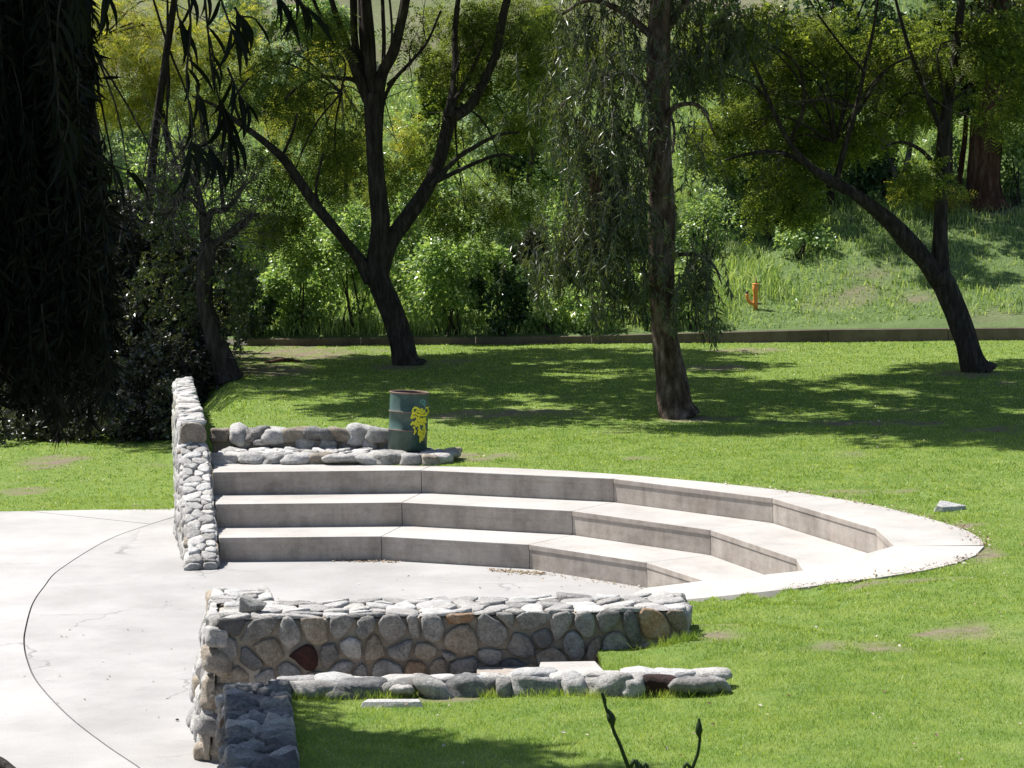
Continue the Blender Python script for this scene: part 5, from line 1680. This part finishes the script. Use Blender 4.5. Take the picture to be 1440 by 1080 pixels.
def sickle(name, seed, l=1.0):
    r = np.random.default_rng(seed)
    cv = r.uniform(.10, .32)
    n = 7
    t = np.linspace(0, 1, n)
    w = .047 * np.sin(np.pi * t ** .75) ** .8 + .004
    x = t
    y = cv * np.sin(np.pi * t * .9) * .45
    z = -.12 * t * t
    V_ = []
    for k in range(n):
        V_ += [(x[k], y[k] + w[k], z[k] + .03 * w[k] * 5), (x[k], y[k], z[k]), (x[k], y[k] - w[k], z[k] + .03 * w[k] * 5)]
    F_ = []
    for k in range(n - 1):
        b = 3 * k
        F_ += [(b, b + 1, b + 4, b + 3), (b + 1, b + 2, b + 5, b + 4)]
    return mesh_np(name, V_, np.array(F_), True)


SICK = [sickle('leaf', 50 + k) for k in range(6)]
for m_ in SICK:
    m_.materials.append(LF_NEAR)


def near_leaf(p, d, L_, k, parent):
    o = bpy.data.objects.new('leaf', SICK[k % len(SICK)])
    COL.objects.link(o)
    o.parent = parent
    o.location = np.array(p) - wpos(parent)
    X = nrm(np.array(d, float))
    side = nrm(np.cross(X, np.array((rng.normal(0, .35), 1, rng.normal(0, .2)))))
    Z = np.cross(X, side)
    R_ = Matrix((X, side, Z)).transposed()
    o.rotation_euler = R_.to_euler()
    o.scale = (L_, L_ * rng.uniform(.85, 1.25), L_)
    return o


SPR = [([(262, -30), (268, 40), (262, 110), (270, 180), (268, 215)], 17), ([(285, -40), (292, 40), (300, 110), (318, 170), (322, 215)], 22), ([(300, -30), (318, 20), (332, 60)], 6), ([(320, 95), (335, 130), (350, 150)], 8), ([(330, 10), (338, 22), (352, 24), (362, 28)], 6),
       ([(276, 120), (282, 165), (290, 200), (300, 215)], 10), ([(88, 184), (100, 186), (115, 203), (140, 222), (168, 236), (188, 240)], 10), ([(88, 184), (88, 205), (90, 225)], 5), ([(100, -40), (102, 0), (108, 20)], 9), ([(125, -40), (122, 0), (124, 25)], 9), ([(145, -40), (146, 0), (148, 15)], 6), ([(380, -30), (395, 5), (410, 10)], 6), ([(405, -30), (425, 5), (436, 12)], 6), ([(90, -30), (82, 20), (80, 60)], 7),
       ([(74, 60), (80, 120), (84, 190)], 8), ([(82, 150), (96, 170), (90, 200)], 5), ([(245, -20), (250, 20), (255, 35)], 5)]
kk = 0
for pts, n in SPR:
    y0 = YS + rng.uniform(-.25, .25)
    path = spline([P(a, b, y0) for a, b in pts], 6)
    tube_obj('twig', path, np.linspace(.006, .003, len(path)), BARK_DARK, t6, n=5)
    for _ in range(n):
        t = rng.random() ** .8 * (len(path) - 1)
        p = path[int(t)] + (path[min(int(t) + 1, len(path) - 1)] - path[int(t)]) * (t % 1)
        d = np.array((rng.normal(0.05, .32), rng.normal(0, .4), -1.0))
        near_leaf(p, d, rng.uniform(.13, .2), kk, t6)
        kk += 1
# twigs linking the sprays to the limb overhead
for a, b in ((262, -30), (285, -40), (300, -30), (100, -40), (125, -40), (145, -40), (380, -30), (405, -30), (90, -30), (245, -20)):
    p = P(a, b, YS)
    q_ = np.array((min(-.8, max(-2.6, p[0])), 12.05, 7.1))
    tube_obj('twig', [q_, (p + q_) / 2 + (.03, 0, .05), p], [.012, .008, .005], BARK_DARK, t6, n=5, n_sub=3)

# ------------------------------------------------------------------ grass
def blades(x, y, z, h, w, lean=.45, two=False):
    n = len(x)
    a = rng.uniform(0, 2 * math.pi, n)
    ux, uy = np.cos(a), np.sin(a)
    l1 = rng.normal(0, lean, (n, 2)) * h[:, None]
    base = np.stack([x, y, z - .01], 1)
    A_ = base + np.stack([ux * w / 2, uy * w / 2, np.zeros(n)], 1)
    B_ = base - np.stack([ux * w / 2, uy * w / 2, np.zeros(n)], 1)
    tip = base + np.stack([l1[:, 0], l1[:, 1], h], 1)
    if not two:
        V_ = np.stack([A_, B_, tip], 1).reshape(-1, 3)
        return V_, np.arange(3 * n).reshape(n, 3)
    mid = base + np.stack([l1[:, 0] * .3, l1[:, 1] * .3, h * .6], 1)
    C_ = mid + np.stack([ux * w * .35, uy * w * .35, np.zeros(n)], 1)
    D_ = mid - np.stack([ux * w * .35, uy * w * .35, np.zeros(n)], 1)
    V_ = np.stack([A_, B_, D_, C_, tip], 1).reshape(-1, 3)
    k = np.arange(n)[:, None] * 5
    return V_, [k + np.array([[0, 1, 2, 3]]), k + np.array([[3, 2, 4]])]


def sample_lawn(n, y0, y1):
    y = np.sqrt(rng.uniform(y0 * y0, y1 * y1, n))
    x = (rng.uniform(-.185, .195, n)) * y + rng.uniform(-1.2, 1.2, n)
    ok = ~no_lawn(x, y, True) & (y < yret(x) - .03)
    x, y = x[ok], y[ok]
    d = dirt(x, y)
    tuft = .5 + .5 * vnoise(x, y, 3.3, 21)
    ok = rng.random(len(x)) > d * 1.05
    x, y, d, tuft = x[ok], y[ok], d[ok], tuft[ok]
    return x, y, zground(x, y) + 0.012 * vnoise(x, y, 2.2, 5), d, tuft


gp = []
for n, y0, y1, w, h0 in ((190000, 20.5, 27, .0075, .040), (220000, 27, 36, .011, .038), (170000, 36, 47, .017, .038), (125000, 47, 64.5, .026, .04)):
    x, y, z, d, tf = sample_lawn(n, y0, y1)
    h = h0 * rng.uniform(.45, 1.2, len(x)) * (.75 + .6 * tf) * (1 - .5 * d)
    gp.append(blades(x, y, z, h, w * rng.uniform(.7, 1.3, len(x)), .5))
for (p, q_, n, hh) in ((c0, c1, 2600, .075), (G(760, 900, 1.06), G(985, 896, 1.15), 1500, .085), (G(600, 655, 1.0), G(660, 655, 1.0), 300, .07), (rim3[6], rim3[-1], 1400, .05), (G(150, 716, 0), G(248, 716, 0), 900, .07)):
    t = rng.random(n)
    w_ = p + (q_ - p) * t[:, None] + np.stack([rng.normal(0, .03, n), -np.abs(rng.normal(0, .06, n)), np.zeros(n)], 1)
    ok = ~inpoly(w_[:, 0], w_[:, 1], A_GRASS) & (vnoise(w_[:, 0], w_[:, 1], 6.0, 51) > -.25)
    w_ = w_[ok]
    gp.append(blades(w_[:, 0], w_[:, 1], zground(w_[:, 0], w_[:, 1]), hh * rng.uniform(.5, 1.5, len(w_)), np.full(len(w_), .008), .45))
V_, F_ = join(gp)
o = link('grass', mesh_np('grass', V_, F_), LF_LAWN)
tag(o, 'short mown grass covering the lawn', 'grass', kind='stuff')
print('lawn blades', len(V_) // 3)

# rough tall grass on the slope
n = 120000
y = rng.uniform(63, 86, n) - rng.random(n) ** 2 * 0
x = rng.uniform(-.2, .205, n) * y + rng.uniform(-.5, .5, n)
t = y - yret(x)
ok = (t > .22) & (rng.random(n) < np.clip(1.15 - t / 30, .25, 1))
x, y, t = x[ok], y[ok], t[ok]
d = hdirt(x, y)
ok = rng.random(len(x)) > d * .85
x, y, t, d = x[ok], y[ok], t[ok], d[ok]
h = np.where((np.abs(x - 5.7) < .6) & (t < 2.2), .45, 1.0) * (.14 + .26 * np.clip(.5 + .9 * vnoise(x, y, 1.3, 31), 0, 1.3)) * rng.uniform(.6, 1.3, len(x)) * np.where((x > 6.3) & (t < 7), .5, 1) * (1 - .5 * d)
V_, F_ = blades(x, y, zhill(x, y), h,   .025 * rng.uniform(.7, 1.4, len(x)), .35, True)
o = link('hill_grass', mesh_np('hill_grass', V_, F_), LF_HILL)
tag(o, 'long pale green grass on the hillside', 'grass', kind='stuff')
# leafy weeds between the grass
n = 14000
y = rng.uniform(63.8, 82, n)
x = rng.uniform(-.19, .2, n) * y
t = y - yret(x)
ok = (t > .3) & (np.abs(x - 5.65) > .75) & (vnoise(x, y, .9, 41) > -.1) & ~((x > 6.5) & (t < 8))
x, y = x[ok], y[ok]
pos = np.stack([x, y, zhill(x, y) + rng.uniform(.05, .45, len(x))], 1)
V_, F_ = scatter(T_CLUMP, pos, nrm(rng.standard_normal((len(x), 3)) * (1, 1, .4) + (0, 0, .5)), nrm(rng.standard_normal((len(x), 3)) + (0, 0, 1)), .13 * rng.uniform(.6, 1.3, len(x)))
o = link('weeds', mesh_np('weeds', V_, F_), LF_BUSH)
tag(o, 'leafy weeds among the hillside grass', 'weeds', kind='stuff')

# leaf litter against the lowest riser, dry litter on the far side of the rim and at the trunks
lit = []
for (pa, pb_, n, wd_, z_) in [((330, 786, 0), (400, 787, 0), 60, .06, 0), ((465, 787, 0), (560, 790, 0), 220, .07, 0), ((690, 801, 0), (765, 806, 0), 420, .10, 0), ((770, 806, 0), (900, 826, 0), 60, .12, 0)]:
    a, b = G(*pa), G(*pb_)
    t = rng.random(n)
    p = a + (b - a) * t[:, None] + np.stack([rng.normal(0, .03, n), -np.abs(rng.normal(0, wd_, n)), np.full(n, .012)], 1)
    lit.append((p, n))
for a, b in zip(rim3[7:], rim3[8:]):
    n = 46
    t = rng.random(n)
    lit.append((a + (b - a) * t[:, None] + np.stack([rng.normal(0, .08, n), rng.normal(0, .08, n), np.full(n, .016)], 1), n))
for a, b in zip(ramp3[:5], ramp3[1:6]):
    n = 36
    t = rng.random(n)
    lit.append((a + (b - a) * t[:, None] + np.stack([rng.normal(0, .08, n), rng.normal(0, .08, n), np.full(n, .02)], 1), n))
y = np.sqrt(rng.uniform(21 ** 2, 62 ** 2, 2600))
x = rng.uniform(-.18, .19, 2600) * y
ok = ~no_lawn(x, y, True) & (rng.random(2600) < .25 + .6 * (vnoise(x, y, .8, 61) > .1) + .6 * dirt(x, y))
x, y = x[ok], y[ok]
lit.append((np.stack([x, y, zground(x, y) + .03], 1), len(x)))
t = rng.random((150, 2))
sp = np.stack([-5.6 + 7.2 * t[:, 0], 28.8 + 9.5 * t[:, 1], np.full(150, .01)], 1)
lit.append((sp, 150))
pos = np.vstack([p for p, n in lit])
n = len(pos)
V_, F_ = scatter(T_BROAD, pos, nrm(rng.standard_normal((n, 3)) * (1, 1, .25)), nrm(rng.standard_normal((n, 3)) * (.4, .4, .1) + (0, 0, 1)), .035 * rng.uniform(.5, 1.5, n))
M_LITTER = mat_leaf('dry_leaf', (0.10, 0.06, 0.035), (0.30, 0.22, 0.15), (0.62, 0.57, 0.50), .1, .8, .2)
o = link('leaf_litter', mesh_np('leaf_litter', V_, F_), M_LITTER)
tag(o, 'dry leaf litter along the lowest riser and the rim', 'leaf litter', kind='stuff')
# weeds at the foot of the wing wall
for (a, b, z_, lab) in ((338, 783, 0, 'small dry weed growing at the foot of the lowest riser beside the wing wall'),):
    b_ = G(a, b, z_)
    w_ = empty('weed', b_, lab, 'weed')
    n = 60
    V_, F_ = blades(b_[0] + rng.normal(0, .06, n), b_[1] + rng.normal(0, .04, n), np.full(n, b_[2]), rng.uniform(.06, .16, n), np.full(n, .012), .5)
    obj_np('leaves', V_, F_, LF_HILL, w_)

# things lying in the grass: pale flat stone before the kerb, fallen sticks
b_ = G(553, 992, 1.115)
rock('flat_stone', [b_ + v for v in ((-.30, -.03, -.03), (.27, -.02, -.03), (.25, .12, -.03), (-.26, .12, -.03), (-.27, 0, .035), (.24, 0, .03), (.22, .09, .035), (-.23, .1, .04))], ST_WHITE, 'flat pale stone half sunk in the grass below the kerb', 'stone')
for a, b, a2, b2, lab in ((372, 511, 425, 508, 'fallen brown branch on the bare earth behind the back wall'),):
    p, q_ = G(a, b, 1.06), G(a2, b2, 1.06)
    o_ = tube([p, (p + q_) / 2 + (0, .1, .04), q_], [.03, .04, .02], n=7, n_sub=4, wob=.15, seed=a)
    st_ = obj_np('fallen_branch', o_[0], o_[1], BARK_RED, None, True)
    tag(st_, lab, 'branch')
p, q_ = G(-25, 1066, 0.02), G(24, 1086, .02)
o_ = tube([p, (p + q_) / 2 + (0, 0, .03), q_], [.05, .05, .03], n=8, n_sub=4, wob=.1, seed=4)
tag(obj_np('fallen_branch', o_[0], o_[1], BARK_DARK, None, True), 'dark branch end lying on the plaza at the bottom corner', 'branch')
b_ = G(249, 1013, .01)
rock('pebble', [b_ + v for v in ((-.02, -.01, 0), (.025, -.01, 0), (.02, .03, 0), (-.02, .025, 0), (-.01, 0, .025), (.015, .01, .02))], ST_DARK, 'small dark pebble on the stage floor beside the pier', 'pebble')

# ------------------------------------------------------------------ flower stalks close to the camera
def stalk(name, label, px, buds, Y, seed):
    pts = [P(a, b, Y) for a, b in px]
    base = pts[-1].copy()
    base[2] = float(zground(base[0], base[1])) - .03
    r_ = empty(name, base, label, 'plant', 'flower stalks near the camera')
    path = spline(pts + [(pts[-1] + base) / 2 + (.01, 0, 0), base], 6)
    tube_obj('stem', path, np.linspace(.0016, .003, len(path)), LF_STALK, r_, n=6)
    for (a, b, w, h, ang) in buds:
        k = Y / F
        c = P(a, b, Y)
        ax = nrm(np.array((math.sin(ang), .1, math.cos(ang))))
        prof = [(-1, .15), (-.75, .45), (-.3, .95), (.1, 1.0), (.5, .75), (.85, .4), (1.1, .12)]
        p = [c + ax * (h / 2 * k * s_) for s_, _ in prof]
        tube_obj('bud', p, [w / 2 * k * r for _, r in prof], LF_STALK, r_, n=10, n_sub=2, wob=.08, seed=seed)
    return r_


stalk('flower_stalk', 'dark flower stalk with a fat bud in front of the low kerb', [(846, 974), (850, 988), (853, 998), (858, 1012), (864, 1030), (872, 1048), (884, 1080), (900, 1120)], [(859, 1010, 13, 26, -.28), (850, 984, 5, 20, -.2)], 3.6, 1)
stalk('flower_stalk', 'dark flower stalk with a narrow upright bud at the bottom of the lawn', [(983, 1010), (984, 1025), (984, 1040), (981, 1060), (974, 1080), (960, 1130)], [(983, 1025, 10, 28, 0)], 3.7, 2)
stalk('flower_stalk', 'stub of a third dark bud at the bottom edge between the two stalks', [(897, 1072), (902, 1082), (915, 1130)], [(899, 1078, 9, 18, -.35)], 3.65, 3)
print('TRIS', sum(len(m.loops) - 2 * len(m.polygons) for m in bpy.data.meshes), 'objects', len(SC.objects), {o.name: len([c for c in o.children if c.name.startswith('stone')]) for o in SC.objects if 'wall' in o.name})

for o in SC.objects:
    if o.parent and o.name.split('.')[0] in ('twigs', 'boughs', 'hanging_twigs', 'dead_twigs', 'stems'):
        o['kind'] = 'stuff'
